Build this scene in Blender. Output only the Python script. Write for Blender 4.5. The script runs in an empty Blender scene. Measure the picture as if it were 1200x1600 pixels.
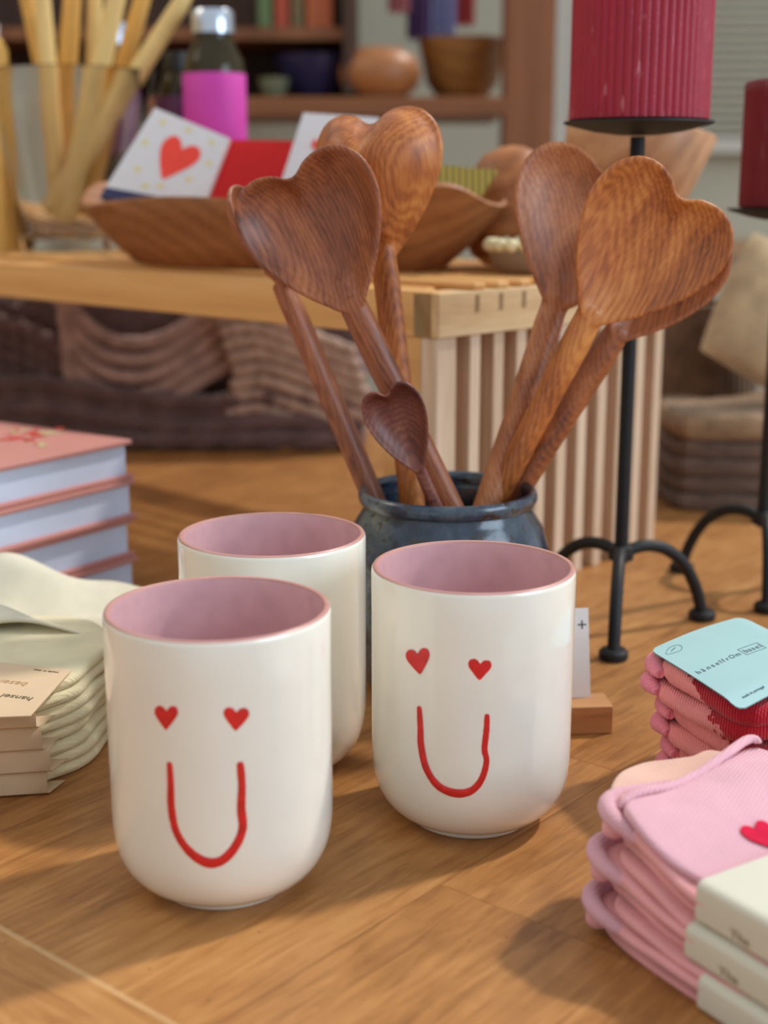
import bpy, math, random
from mathutils import Vector, Matrix, noise
random.seed(7)
PI = math.pi
C = bpy.context.scene.collection
SC = bpy.context.scene
S = 0.01                      # all lengths below are written in centimetres; table top is z = 0

# ------------------------------------------------------------------ camera
PITCH = math.radians(13.2); F = 2150.0; H = 26.3
cp, sp = math.cos(PITCH), math.sin(PITCH)
cam = bpy.data.cameras.new('camera'); co = bpy.data.objects.new('camera', cam); C.objects.link(co)
co.location = (0, 0, H*S); co.rotation_euler = (PI/2-PITCH, 0, 0)
cam.sensor_fit = 'VERTICAL'; cam.sensor_height = 36; cam.lens = F/1600*36
cam.clip_start = 0.01; cam.clip_end = 50
cam.dof.use_dof = True; cam.dof.focus_distance = 0.60; cam.dof.aperture_fstop = cam.lens/7.4
SC.camera = co
# ------------------------------------------------------------------ light
SC.view_settings.view_transform = 'Standard'; SC.view_settings.look = 'None'
SC.view_settings.gamma = 1; SC.view_settings.exposure = 0.30; SC.view_settings.use_curve_mapping = False
w = bpy.data.worlds.new('world'); SC.world = w; w.use_nodes = True
nt = w.node_tree; bg = nt.nodes['Background']
bg.inputs[0].default_value = (0.88, 0.95, 1.0, 1); bg.inputs[1].default_value = 0.55
sun = bpy.data.lights.new('sun', 'SUN'); sun.energy = 1.9; sun.angle = math.radians(3.2); sun.color = (1, .95, .87)
so = bpy.data.objects.new('sun', sun); C.objects.link(so)
dirv = Vector((.85, .50, 1.13)).normalized()
so.rotation_euler = dirv.to_track_quat('Z', 'Y').to_euler(); so.location = (2, 1, 3)
def area(name, loc, target, size, e, col):
    l = bpy.data.lights.new(name, 'AREA'); l.shape = 'RECTANGLE'; l.size = size[0]; l.size_y = size[1]; l.energy = e; l.color = col
    o = bpy.data.objects.new(name, l); C.objects.link(o); o.location = loc
    o.rotation_euler = (Vector(loc)-Vector(target)).to_track_quat('Z', 'Y').to_euler(); return o
area('window_light', (2.3, -0.6, 1.1), (0, .6, .05), (1.6, 1.3), 29, (.66, .84, 1))
area('warm_fill_light', (-1.7, 1.0, 1.7), (0, .7, .05), (.7, .7), 6, (1, .85, .62))  # added warm fill for the left sides, not a known lamp

# ------------------------------------------------------------------ helpers
def ray(px, py):
    a = (px-600)/F; b = (py-800)/F
    return Vector((a, cp-b*sp, -sp-b*cp))
def at(px, py, Y):
    d = ray(px, py); t = Y/d.y
    return Vector((d.x*t, Y, H+d.z*t))
def onz(px, py, z):
    d = ray(px, py); t = (z-H)/d.z
    return Vector((d.x*t, d.y*t, z))

class MB:
    def __init__(s): s.v = []; s.f = []
    def add(s, vs, fs):
        n = len(s.v); s.v += [Vector(p) for p in vs]; s.f += [[i+n for i in f] for f in fs]; return s
    def box(s, c, size, R=None):
        x, y, z = [q/2 for q in size]; vs = []
        for i in (-x, x):
            for j in (-y, y):
                for k in (-z, z):
                    p = Vector((i, j, k)); vs.append(Vector(c)+(R @ p if R else p))
        return s.add(vs, [(0,1,3,2),(4,6,7,5),(0,4,5,1),(2,3,7,6),(0,2,6,4),(1,5,7,3)])
    def lathe(s, prof, c=(0,0,0), n=64, M=None, close=False, rf=None):
        vs = []; fs = []
        m = len(prof)
        for i in range(n):
            a = 2*PI*i/n
            for (r, z) in prof:
                k = rf(a, r, z) if rf else r
                p = Vector((k*math.cos(a), k*math.sin(a), z))
                if M: p = M @ p
                vs.append(Vector(c)+p)
        for i in range(n):
            j = (i+1) % n
            for k in range(m-1 if not close else m):
                k2 = (k+1) % m
                fs.append((i*m+k, j*m+k, j*m+k2, i*m+k2))
        return s.add(vs, fs)
    def tube(s, path, rad, n=12, flat=1.0, up=None):
        path = [Vector(p) for p in path]; N = len(path)
        rr = rad if isinstance(rad, (list, tuple)) else [rad]*N
        vs = []; fs = []; nrm = None
        for i, p in enumerate(path):
            t = (path[min(i+1, N-1)]-path[max(i-1, 0)]).normalized()
            if nrm is None:
                u = Vector(up) if up else (Vector((0,0,1)) if abs(t.z) < .9 else Vector((1,0,0)))
                nrm = (u-t*u.dot(t)).normalized()
            else: nrm = (nrm-t*nrm.dot(t)).normalized()
            b = t.cross(nrm)
            for k in range(n):
                a = 2*PI*k/n
                vs.append(p+(nrm*math.cos(a)*flat+b*math.sin(a))*rr[i])
        for i in range(N-1):
            for k in range(n):
                k2 = (k+1) % n
                fs.append((i*n+k, i*n+k2, (i+1)*n+k2, (i+1)*n+k))
        fs.append(tuple(reversed(range(n)))); fs.append(tuple(range((N-1)*n, N*n)))
        return s.add(vs, fs)
    def prism(s, poly, M, th):                 # polygon (2d) extruded, M maps local to world
        n = len(poly)
        vs = [M @ Vector((x, y, 0)) for x, y in poly]+[M @ Vector((x, y, th)) for x, y in poly]
        fs = [tuple(reversed(range(n))), tuple(range(n, 2*n))]+[(i, (i+1) % n, n+(i+1) % n, n+i) for i in range(n)]
        return s.add(vs, fs)
    def pad(s, out, z0, th, zf=None, edge=None, puff=0.0, wr=0.0, seed=0, sub=8):
        pts = cat(out, sub); n = len(pts)
        c = Vector((sum(p.x for p in pts)/n, sum(p.y for p in pts)/n))
        e = edge if edge is not None else th/2
        rings = []
        for k in range(9):
            t = -PI/2+PI*k/8; rings.append((e*(1-math.cos(t)), None, th/2+th/2*math.sin(t)))
        full = []
        for q in (.04, .35, .68): full.append((e, q, 0))
        full += rings
        for q in (.92, .8, .68, .52, .35, .2, .06): full.append((e, q, th))
        vs = []
        for (ins, q, z) in full:
            for p in pts:
                d = p-c; L = d.length; g = (1-ins/L)*(q if q else 1)
                P = c+d*g; zz = z
                if z > th*.5: zz += puff*(1-g*g)*(z/th)
                if wr:
                    nn = noise.noise(Vector((P.x*.55+seed*7.1, P.y*.55, z*.9+seed)))
                    zz += wr*nn*(0.35+min(1, z/th)); P = P+d/L*wr*.8*noise.noise(Vector((p.x*.4+seed, p.y*.4, z*1.3)))*(1 if q is None else q)
                vs.append(Vector((P.x, P.y, z0+zz+(zf(P.x, P.y) if zf else 0))))
        fs = [tuple(reversed(range(n)))]
        R = len(full)
        for i in range(R-1):
            for k in range(n):
                k2 = (k+1) % n; fs.append((i*n+k, i*n+k2, (i+1)*n+k2, (i+1)*n+k))
        fs.append(tuple(range((R-1)*n, R*n)))
        return s.add(vs, fs)
def cat(out, sub):
    out = [Vector((p[0], p[1])) for p in out]; n = len(out); r = []
    for i in range(n):
        p0, p1, p2, p3 = out[i-1], out[i], out[(i+1) % n], out[(i+2) % n]
        for k in range(sub):
            t = k/sub
            r.append(.5*((2*p1)+(-p0+p2)*t+(2*p0-5*p1+4*p2-p3)*t*t+(-p0+3*p1-3*p2+p3)*t**3))
    a = sum(r[i].x*r[(i+1) % len(r)].y-r[(i+1) % len(r)].x*r[i].y for i in range(len(r)))
    return r if a > 0 else list(reversed(r))
def spline(pts, sub=8):
    pts = [Vector(p) for p in pts]; P = [pts[0]]+pts+[pts[-1]]; r = []
    for i in range(1, len(P)-2):
        p0, p1, p2, p3 = P[i-1], P[i], P[i+1], P[i+2]
        for k in range(sub):
            t = k/sub
            r.append(.5*((2*p1)+(-p0+p2)*t+(2*p0-5*p1+4*p2-p3)*t*t+(-p0+3*p1-3*p2+p3)*t**3))
    return r+[pts[-1]]

def wpos(o):
    p = Vector(o.location)
    while o.parent: o = o.parent; p += o.location
    return p
def obj(name, mb, m, parent=None, base=None, sharp=40, bevel=0, kind=None, label=None, smooth=True, sub=0):
    me = bpy.data.meshes.new(name)
    org = wpos(parent)/S if parent else Vector(base if base else (0, 0, 0))
    me.from_pydata([(v-org)*S for v in mb.v], [], mb.f); me.validate(); me.update()
    me.materials.append(m)
    if smooth:
        for p in me.polygons: p.use_smooth = True
        me.set_sharp_from_angle(angle=math.radians(sharp))
    o = bpy.data.objects.new(name, me); C.objects.link(o)
    if parent: o.parent = parent
    else: o.location = org*S
    if bevel:
        b = o.modifiers.new('bevel', 'BEVEL'); b.width = bevel*S; b.segments = 2; b.limit_method = 'ANGLE'
    if sub:
        b = o.modifiers.new('sub', 'SUBSURF'); b.levels = sub; b.render_levels = sub
    if kind: o['kind'] = kind
    if label: o['label'] = label
    return o
def tag(o, label, cat_, group=None):
    o['label'] = label; o['category'] = cat_
    if group: o['group'] = group
    return o
def thing(name, base, label, cat_, group=None):
    o = bpy.data.objects.new(name, None); C.objects.link(o); o.location = Vector(base)*S; o.empty_display_size = .03
    return tag(o, label, cat_, group)
def text_mesh(txt, size, M, bold=0.0):
    cu = bpy.data.curves.new('t', 'FONT'); cu.body = txt; cu.size = size; cu.extrude = 0.004; cu.offset = bold
    o = bpy.data.objects.new('t', cu); C.objects.link(o)
    bpy.context.view_layer.update()
    me = bpy.data.meshes.new_from_object(o.evaluated_get(bpy.context.evaluated_depsgraph_get()))
    mb = MB(); mb.add([M @ v.co for v in me.vertices], [tuple(p.vertices) for p in me.polygons])
    bpy.data.objects.remove(o); bpy.data.curves.remove(cu); bpy.data.meshes.remove(me)
    return mb
def frame(o, x, y, z=None):
    x = Vector(x).normalized(); y = Vector(y); y = (y-x*y.dot(x)).normalized(); z = x.cross(y)
    M = Matrix((x, y, z)).transposed().to_4x4(); M.translation = Vector(o); return M

# ------------------------------------------------------------------ materials
def lin(c):
    return tuple(((x/255)/12.92 if x/255 <= .04045 else ((x/255+.055)/1.055)**2.4) for x in c)+(1,)
def newmat(name):
    m = bpy.data.materials.new(name); m.use_nodes = True
    n = m.node_tree.nodes; return m, n, m.node_tree.links, n['Principled BSDF']
def N(n, t, **k):
    o = n.new(t)
    for a, b in k.items(): setattr(o, a, b)
    return o
def ramp(n, stops):
    r = n.new('ShaderNodeValToRGB'); e = r.color_ramp.elements
    while len(e) < len(stops): e.new(.5)
    for i, (p, c) in enumerate(stops): e[i].position = p; e[i].color = c
    return r
def plain(name, col, rough=.5, spec=.5, var=.06, vs=60, bump=0, bs=400, sss=0, coat=0, metal=0, sheen=0):
    m, n, l, b = newmat(name)
    tc = N(n, 'ShaderNodeTexCoord'); no = N(n, 'ShaderNodeTexNoise'); no.inputs['Scale'].default_value = vs
    l.new(tc.outputs['Object'], no.inputs['Vector'])
    c = lin(col); r = ramp(n, [(.3, tuple(x*(1-var) for x in c[:3])+(1,)), (.7, tuple(min(1, x*(1+var)) for x in c[:3])+(1,))])
    l.new(no.outputs[0], r.inputs[0]); l.new(r.outputs[0], b.inputs['Base Color'])
    b.inputs['Roughness'].default_value = rough; b.inputs['Specular IOR Level'].default_value = spec
    b.inputs['Metallic'].default_value = metal; b.inputs['Coat Weight'].default_value = coat
    b.inputs['Coat Roughness'].default_value = .08
    if sheen: b.inputs['Sheen Weight'].default_value = sheen
    if sss:
        b.inputs['Subsurface Weight'].default_value = sss; b.inputs['Subsurface Scale'].default_value = .004; b.inputs['Subsurface Radius'].default_value = (1, .5, .4)
    if bump:
        n2 = N(n, 'ShaderNodeTexNoise'); n2.inputs['Scale'].default_value = bs; l.new(tc.outputs['Object'], n2.inputs['Vector'])
        bu = N(n, 'ShaderNodeBump'); bu.inputs['Strength'].default_value = bump; bu.inputs['Distance'].default_value = .001
        l.new(n2.outputs[0], bu.inputs['Height']); l.new(bu.outputs[0], b.inputs['Normal'])
    return m
def wood(name, dark, mid, light, axis=(0, 0, 0), scale=60, stretch=.12, dist=3.0, rough=.45, fine=.35, bands=True, coat=.0, along='Y'):
    """grain running along local `along` after rotating coordinates by axis (euler)"""
    m, n, l, b = newmat(name)
    tc = N(n, 'ShaderNodeTexCoord'); mp = N(n, 'ShaderNodeMapping'); mp.inputs['Rotation'].default_value = axis
    mp2 = N(n, 'ShaderNodeMapping'); sc = [1, 1, 1]; sc['XYZ'.index(along)] = stretch; mp2.inputs['Scale'].default_value = sc
    l.new(tc.outputs['Object'], mp.inputs[0]); l.new(mp.outputs[0], mp2.inputs[0])
    big = N(n, 'ShaderNodeTexNoise'); big.inputs['Scale'].default_value = scale*.35; big.inputs['Detail'].default_value = 4; big.inputs['Distortion'].default_value = .6
    l.new(mp2.outputs[0], big.inputs['Vector'])
    wv = N(n, 'ShaderNodeTexWave'); wv.wave_type = 'RINGS'; wv.rings_direction = along; wv.inputs['Scale'].default_value = scale; wv.inputs['Distortion'].default_value = dist
    wv.inputs['Detail'].default_value = 3; wv.inputs['Detail Scale'].default_value = .5
    l.new(mp2.outputs[0], wv.inputs['Vector'])
    fi = N(n, 'ShaderNodeTexNoise'); fi.inputs['Scale'].default_value = scale*12; fi.inputs['Detail'].default_value = 5
    l.new(mp2.outputs[0], fi.inputs['Vector'])
    mx = N(n, 'ShaderNodeMix'); mx.data_type = 'FLOAT'; mx.inputs[0].default_value = .8
    l.new(wv.outputs['Fac'], mx.inputs[2]); l.new(big.outputs[0], mx.inputs[3])
    mx2 = N(n, 'ShaderNodeMix'); mx2.data_type = 'FLOAT'; mx2.inputs[0].default_value = fine
    l.new(mx.outputs[0], mx2.inputs[2]); l.new(fi.outputs[0], mx2.inputs[3])
    r = ramp(n, [(.25, lin(dark)), (.5, lin(mid)), (.75, lin(light))])
    l.new(mx2.outputs[0], r.inputs[0]); l.new(r.outputs[0], b.inputs['Base Color'])
    b.inputs['Roughness'].default_value = rough; b.inputs['Coat Weight'].default_value = coat; b.inputs['Coat Roughness'].default_value = .3
    bu = N(n, 'ShaderNodeBump'); bu.inputs['Strength'].default_value = .12; bu.inputs['Distance'].default_value = .001
    l.new(fi.outputs[0], bu.inputs['Height']); l.new(bu.outputs[0], b.inputs['Normal'])
    return m
def knit(name, col, pitch=.0016, ang=0, depth=.6, rough=.9, patch=None, var=.08):
    """ribbed fabric; patch=(colour, origin, dir, softness): dyed zone past a ragged line"""
    m, n, l, b = newmat(name)
    tc = N(n, 'ShaderNodeTexCoord'); mp = N(n, 'ShaderNodeMapping'); mp.inputs['Rotation'].default_value = (0, 0, ang)
    l.new(tc.outputs['Object'], mp.inputs[0])
    wv = N(n, 'ShaderNodeTexWave'); wv.bands_direction = 'X'; wv.inputs['Scale'].default_value = 2*PI/20/pitch*1.0/1; wv.inputs['Distortion'].default_value = .4; wv.inputs['Detail Scale'].default_value = 2
    wv2 = N(n, 'ShaderNodeTexWave'); wv2.bands_direction = 'Y'; wv2.inputs['Scale'].default_value = 2*PI/20/pitch; wv2.inputs['Distortion'].default_value = 1.2
    no = N(n, 'ShaderNodeTexNoise'); no.inputs['Scale'].default_value = 900
    lo = N(n, 'ShaderNodeTexNoise'); lo.inputs['Scale'].default_value = 50
    for q in (wv, wv2, no, lo): l.new(mp.outputs[0], q.inputs['Vector'])
    a = N(n, 'ShaderNodeMath', operation='MULTIPLY_ADD'); l.new(wv2.outputs['Fac'], a.inputs[0]); a.inputs[1].default_value = .35; l.new(wv.outputs['Fac'], a.inputs[2])
    a2 = N(n, 'ShaderNodeMath', operation='MULTIPLY_ADD'); l.new(no.outputs[0], a2.inputs[0]); a2.inputs[1].default_value = .6; l.new(a.outputs[0], a2.inputs[2])
    bu = N(n, 'ShaderNodeBump'); bu.inputs['Strength'].default_value = depth; bu.inputs['Distance'].default_value = pitch*.4
    l.new(a2.outputs[0], bu.inputs['Height']); l.new(bu.outputs[0], b.inputs['Normal'])
    c = lin(col); r = ramp(n, [(.3, tuple(x*(1-var) for x in c[:3])+(1,)), (.7, tuple(min(1, x*(1+var)) for x in c[:3])+(1,))])
    l.new(lo.outputs[0], r.inputs[0]); outc = r.outputs[0]
    if patch:
        pc, org, d = patch
        vm = N(n, 'ShaderNodeVectorMath', operation='SUBTRACT'); l.new(tc.outputs['Object'], vm.inputs[0]); vm.inputs[1].default_value = Vector(org)*S
        vd = N(n, 'ShaderNodeVectorMath', operation='DOT_PRODUCT'); l.new(vm.outputs[0], vd.inputs[0]); vd.inputs[1].default_value = d
        rn = N(n, 'ShaderNodeTexNoise'); rn.inputs['Scale'].default_value = 260; l.new(tc.outputs['Object'], rn.inputs['Vector'])
        ad = N(n, 'ShaderNodeMath', operation='MULTIPLY_ADD'); l.new(rn.outputs[0], ad.inputs[0]); ad.inputs[1].default_value = .012; l.new(vd.outputs['Value'], ad.inputs[2])
        gt = N(n, 'ShaderNodeMath', operation='GREATER_THAN'); l.new(ad.outputs[0], gt.inputs[0]); gt.inputs[1].default_value = .006
        mx = N(n, 'ShaderNodeMix'); mx.data_type = 'RGBA'; l.new(gt.outputs[0], mx.inputs[0]); l.new(outc, mx.inputs[6]); mx.inputs[7].default_value = lin(pc); outc = mx.outputs[2]
    l.new(outc, b.inputs['Base Color'])
    b.inputs['Roughness'].default_value = rough; b.inputs['Specular IOR Level'].default_value = .2; b.inputs['Sheen Weight'].default_value = .25; b.inputs['Sheen Roughness'].default_value = .5
    return m
def glass(name, col=(1, 1, 1), rough=0.0):
    m, n, l, b = newmat(name)
    b.inputs['Base Color'].default_value = tuple(col)+(1,); b.inputs['Transmission Weight'].default_value = 1; b.inputs['Roughness'].default_value = rough; b.inputs['IOR'].default_value = 1.45
    no = N(n, 'ShaderNodeTexNoise'); no.inputs['Scale'].default_value = 12
    bu = N(n, 'ShaderNodeBump'); bu.inputs['Strength'].default_value = .05; l.new(no.outputs[0], bu.inputs['Height']); l.new(bu.outputs[0], b.inputs['Normal'])
    return m

glaze = plain('white_glaze', (240, 236, 224), .16, .5, .02, 40, coat=.5)
pinkg = plain('pink_glaze', (210, 166, 170), .2, .5, .07, 90, coat=.4)
rimm = plain('pink_rim_clay', (196, 144, 136), .35, .5, .05, 80)
redp = plain('red_paint', (214, 38, 36), .35, .5, .12, 300)
bare = plain('bare_foot_clay', (222, 212, 196), .5, .4, .04, 100)

# ---- table top: broad planks, a border board behind a pale seam
def table_mat():
    m, n, l, b = newmat('table_wood')
    tc = N(n, 'ShaderNodeTexCoord')
    s1 = Vector((.77, -.64, 0)).normalized(); s2 = Vector((-s1.y, s1.x, 0))
    wc = N(n, 'ShaderNodeVectorMath', operation='ADD'); l.new(tc.outputs['Object'], wc.inputs[0]); wc.inputs[1].default_value = (0, .90, -.75)
    def dot(v):
        d = N(n, 'ShaderNodeVectorMath', operation='DOT_PRODUCT'); l.new(wc.outputs[0], d.inputs[0]); d.inputs[1].default_value = v; return d.outputs['Value']
    u = dot(s1); v = dot(s2)
    off = (Vector((-.141, .456, 0))).dot(s2)
    def math_(op, a, bb, c=None):
        q = N(n, 'ShaderNodeMath', operation=op)
        for i, x in enumerate((a, bb, c)):
            if x is None: continue
            if isinstance(x, (int, float)): q.inputs[i].default_value = x
            else: l.new(x, q.inputs[i])
        return q.outputs[0]
    vv = math_('SUBTRACT', v, off)                     # <0: border board
    isb = math_('LESS_THAN', vv, 0)
    pw = .085
    pu = math_('DIVIDE', math_('SUBTRACT', u, .045), pw); row = math_('FLOOR', pu, 0); fr = math_('FRACT', pu, 0)
    # end joints along v, staggered per row
    jv = math_('DIVIDE', math_('ADD', vv, math_('MULTIPLY', row, .137)), .42); jr = math_('FLOOR', jv, 0); jf = math_('FRACT', jv, 0)
    cid = N(n, 'ShaderNodeCombineXYZ'); l.new(row, cid.inputs[0]); l.new(jr, cid.inputs[1]); l.new(isb, cid.inputs[2])
    wn = N(n, 'ShaderNodeTexWhiteNoise'); l.new(cid.outputs[0], wn.inputs['Vector'])
    def grain(lo, hi, sd):
        cx = N(n, 'ShaderNodeCombineXYZ'); l.new(math_('MULTIPLY', lo, 1.0), cx.inputs[0]); l.new(math_('MULTIPLY', hi, 9.0), cx.inputs[1]); l.new(wn.outputs['Value'], cx.inputs[2])
        a = N(n, 'ShaderNodeTexNoise'); a.inputs['Scale'].default_value = 22; a.inputs['Detail'].default_value = 6; a.inputs['Roughness'].default_value = .62; a.inputs['Distortion'].default_value = .7
        l.new(cx.outputs[0], a.inputs['Vector']); return a.outputs[0]
    g1 = grain(v, u, 1); g2 = grain(u, v, 2)
    mx = N(n, 'ShaderNodeMix'); mx.data_type = 'FLOAT'; l.new(isb, mx.inputs[0]); l.new(g1, mx.inputs[2]); l.new(g2, mx.inputs[3])
    spk = N(n, 'ShaderNodeTexNoise'); spk.inputs['Scale'].default_value = 42; spk.inputs['Detail'].default_value = 8; l.new(tc.outputs['Object'], spk.inputs['Vector'])
    g = math_('ADD', math_('MULTIPLY', mx.outputs[0], .7), math_('MULTIPLY', spk.outputs[0], .3))
    g = math_('ADD', g, math_('MULTIPLY', math_('SUBTRACT', wn.outputs['Value'], .5), .12))
    r = ramp(n, [(.3, lin((136, 88, 46))), (.5, lin((172, 118, 66))), (.7, lin((192, 140, 86)))])
    l.new(g, r.inputs[0])
    seam = math_('LESS_THAN', math_('ABSOLUTE', vv, 0), .0012)
    sj = math_('MAXIMUM', math_('LESS_THAN', fr, .010), math_('LESS_THAN', jf, .0025))
    sj = math_('MULTIPLY', sj, math_('SUBTRACT', 1, isb))
    m1 = N(n, 'ShaderNodeMix'); m1.data_type = 'RGBA'; l.new(math_('MULTIPLY', sj, .35), m1.inputs[0]); l.new(r.outputs[0], m1.inputs[6]); m1.inputs[7].default_value = lin((110, 66, 34))
    m2 = N(n, 'ShaderNodeMix'); m2.data_type = 'RGBA'; l.new(math_('MULTIPLY', seam, .36), m2.inputs[0]); l.new(m1.outputs[2], m2.inputs[6]); m2.inputs[7].default_value = lin((226, 190, 142))
    # small dark nicks
    vo = N(n, 'ShaderNodeTexVoronoi'); vo.inputs['Scale'].default_value = 75; l.new(tc.outputs['Object'], vo.inputs['Vector'])
    m3 = N(n, 'ShaderNodeMix'); m3.data_type = 'RGBA'; l.new(math_('MULTIPLY', math_('LESS_THAN', vo.outputs['Distance'], .055), .45), m3.inputs[0]); l.new(m2.outputs[2], m3.inputs[6]); m3.inputs[7].default_value = lin((90, 55, 30))
    l.new(m3.outputs[2], b.inputs['Base Color'])
    b.inputs['Roughness'].default_value = .42; b.inputs['Specular IOR Level'].default_value = .35
    bu = N(n, 'ShaderNodeBump'); bu.inputs['Strength'].default_value = .15; bu.inputs['Distance'].default_value = .0006; l.new(g, bu.inputs['Height']); l.new(bu.outputs[0], b.inputs['Normal'])
    return m
TW = table_mat()

# ------------------------------------------------------------------ the room
wallm = plain('wall_paint', (200, 194, 172), .85, .2, .03, 3)
def wall(name, c, size, m=wallm): return obj(name, MB().box(c, size), m, base=(c[0], c[1], c[2]-size[2]/2), smooth=False, kind='structure')
wall('wall_back', (0, 285, 40), (520, 10, 230))
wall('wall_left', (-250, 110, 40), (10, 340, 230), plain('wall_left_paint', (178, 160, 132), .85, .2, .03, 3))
wall('floor', (0, 110, -77), (520, 360, 4), wood('floor_wood', (96, 62, 38), (128, 86, 54), (150, 106, 70), scale=12, along='X'))

t = thing('display_table', (0, 90, -75), 'large light brown wooden shop table with plank top that carries everything', 'table')
obj('table_top', MB().box((0, 86, -2), (150, 176, 4)), TW, t, bevel=.3, smooth=False)
lw = wood('table_leg_wood', (120, 76, 42), (150, 100, 58), (172, 120, 74), along='Z')
for x in (-68, 68):
    for y in (6, 166): obj('leg', MB().box((x, y, -39.5), (7, 7, 71)), lw, t, bevel=.3, smooth=False)
for y in (6, 166): obj('apron', MB().box((0, y, -8), (129, 2.5, 8)), lw, t, smooth=False)

# ------------------------------------------------------------------ cups
RC = 4.25; CH = 11.08
PROF = [(0, .25), (2.2, .22), (2.38, .02), (2.62, 0), (2.72, .1), (2.74, .28), (2.95, .34), (3.3, .52), (3.62, .82), (3.88, 1.2), (4.07, 1.65), (4.18, 2.15), (4.24, 2.8), (4.25, 3.6)]
def crad(z):
    p = PROF[7:]
    if z >= 3.6: return RC
    for (r0, z0), (r1, z1) in zip(p, p[1:]):
        if z0 <= z <= z1: return r0+(r1-r0)*(z-z0)/(z1-z0)
    return 3.3
HL = [(0, -.5), (.14, -.36), (.33, -.12), (.47, .1), (.5, .28), (.42, .43), (.27, .48), (.12, .42), (.02, .30)]
def heart2d(n=40, w=1.0, sharp=1.0):
    P = [(x, y) for x, y in HL]+[(-x, y) for x, y in reversed(HL[1:])]
    return [(p.x*w, p.y*w*sharp) for p in cat(P, 3)]
def heart2d_old(n=40, w=1.0, sharp=1.0):
    r = []
    for i in range(n):
        a = 2*PI*i/n
        x = 16*math.sin(a)**3; y = 13*math.cos(a)-5*math.cos(2*a)-2*math.cos(3*a)-math.cos(4*a)
        r.append((x/32*w, (y+2.5)/32*w*sharp))
    return r
def cup(cx, cy, label):
    t = thing('ceramic_cup', (cx, cy, 0), label, 'cup', None)
    wob = lambda a, r, z: r*(1+.004*math.sin(2*a+cx)+.003*math.sin(3*a))
    body = PROF+[(RC, 6), (RC, 9), (RC+.01, CH-.22), (RC-.01, CH-.1), (RC-.04, CH-.05)]
    obj('body', MB().lathe(body, (cx, cy, 0), 96, rf=wob), glaze, t, sharp=60)
    obj('rim', MB().lathe([(RC-.03, CH-.07), (RC-.07, CH+.0), (RC-.15, CH+.03), (RC-.24, CH), (RC-.28, CH-.07)], (cx, cy, 0), 96, rf=wob), rimm, t, label='pink unglazed rim')
    obj('lining', MB().lathe([(RC-.275, CH-.06), (RC-.31, CH-.3), (RC-.33, 6), (RC-.35, 3), (3.6, 1.5), (2.8, .8), (0, .6)], (cx, cy, 0), 96, rf=wob), pinkg, t, label='pink glazed inside')
    return t
def hit(cx, cy, px, py):               # where a sight line meets the cup's side: angle, height
    d = ray(px, py); o = Vector((0, 0, H)); R = RC
    for _ in range(4):
        a = d.x**2+d.y**2; b = -2*(d.x*cx+d.y*cy); c = cx*cx+cy*cy-R*R
        q = b*b-4*a*c
        tt = (-b-math.sqrt(max(q, 0)))/2/a; p = o+d*tt; R = crad(p.z)
    return math.atan2(p.y-cy, p.x-cx), p.z
def decal(cx, cy, pts2, c, t, name, m):     # filled outline (px offsets) wrapped onto the cup
    n = len(pts2); vs = []; fs = []
    K = 5
    for k in range(K+1):
        g = 1-k/K
        for (x, y) in pts2:
            a, z = hit(cx, cy, c[0]+x*g, c[1]+y*g); e = .018-.012*(g > .99)
            r = crad(z)*(1.0)+e+.012
            vs.append(Vector((cx+r*math.cos(a), cy+r*math.sin(a), z)))
    for k in range(K):
        for i in range(n):
            j = (i+1) % n; fs.append((k*n+i, k*n+j, (k+1)*n+j, (k+1)*n+i))
    return obj(name, MB().add(vs, fs), m, t)
def smile(cx, cy, pts, wd, t):
    P = spline([(x, y, q) for (x, y), q in zip(pts, wd)], 7)
    vs = []; fs = []
    path = []; rad = []
    for i, p in enumerate(P):
        a, z = hit(cx, cy, p.x, p.y); r = crad(z)
        path.append(Vector((cx+r*math.cos(a), cy+r*math.sin(a), z)))
        rad.append(p.z/2*(cy-4)*1.6/F*(1+.10*noise.noise(Vector((i*.7, cx, 0)))))
    # round ends
    mb = MB(); N_ = len(path)
    for i, p in enumerate(path):
        tg = (path[min(i+1, N_-1)]-path[max(i-1, 0)]).normalized(); nr = Vector((p.x-cx, p.y-cy, 0)).normalized()
        b = tg.cross(nr).normalized(); e = min(i, N_-1-i); k = rad[i]*(1 if e >= 2 else (.55, .9)[e])
        for q, h in ((-1, .004), (-.7, .03), (0, .036), (.7, .03), (1, .004)):
            pp = p+b*k*q; a = math.atan2(pp.y-cy, pp.x-cx); r = crad(pp.z)*1.0+h+.012
            vs.append(Vector((cx+r*math.cos(a), cy+r*math.sin(a), pp.z)))
    for i in range(N_-1):
        for k in range(4): fs.append((i*5+k, i*5+k+1, (i+1)*5+k+1, (i+1)*5+k))
    mb.add(vs, fs)
    return obj('smile', mb, redp, t, label='red painted U-shaped smile')
def rot2(pts, a, sx=1, sy=1):
    c, s = math.cos(a), math.sin(a); return [((x*sx)*c-(y*sy)*s, (x*sx)*s+(y*sy)*c) for x, y in pts]
hp = [(x, -y) for x, y in heart2d(36)]
c1 = (-6.24, 49.4); c2 = (3.72, 55.2); c3 = (-5.1, 60.7)
t1 = cup(*c1, 'white cup with red heart eyes and smile, nearest one at front left')
t2 = cup(*c2, 'white cup with heart eyes and smile, in front of the dark blue crock')
t3 = cup(*c3, 'white cup showing no face, standing behind the two smiling cups')
decal(*c1, rot2(hp, .02, 37, 39), (260, 1121), t1, 'heart_eye', redp)
decal(*c1, rot2(hp, .04, 40, 37), (369, 1123), t1, 'heart_eye', redp)
decal(*c2, rot2(hp, -.12, 37, 41), (654, 1033), t2, 'heart_eye', redp)
decal(*c2, rot2(hp, .06, 38, 35), (750, 1046), t2, 'heart_eye', redp)
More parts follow.
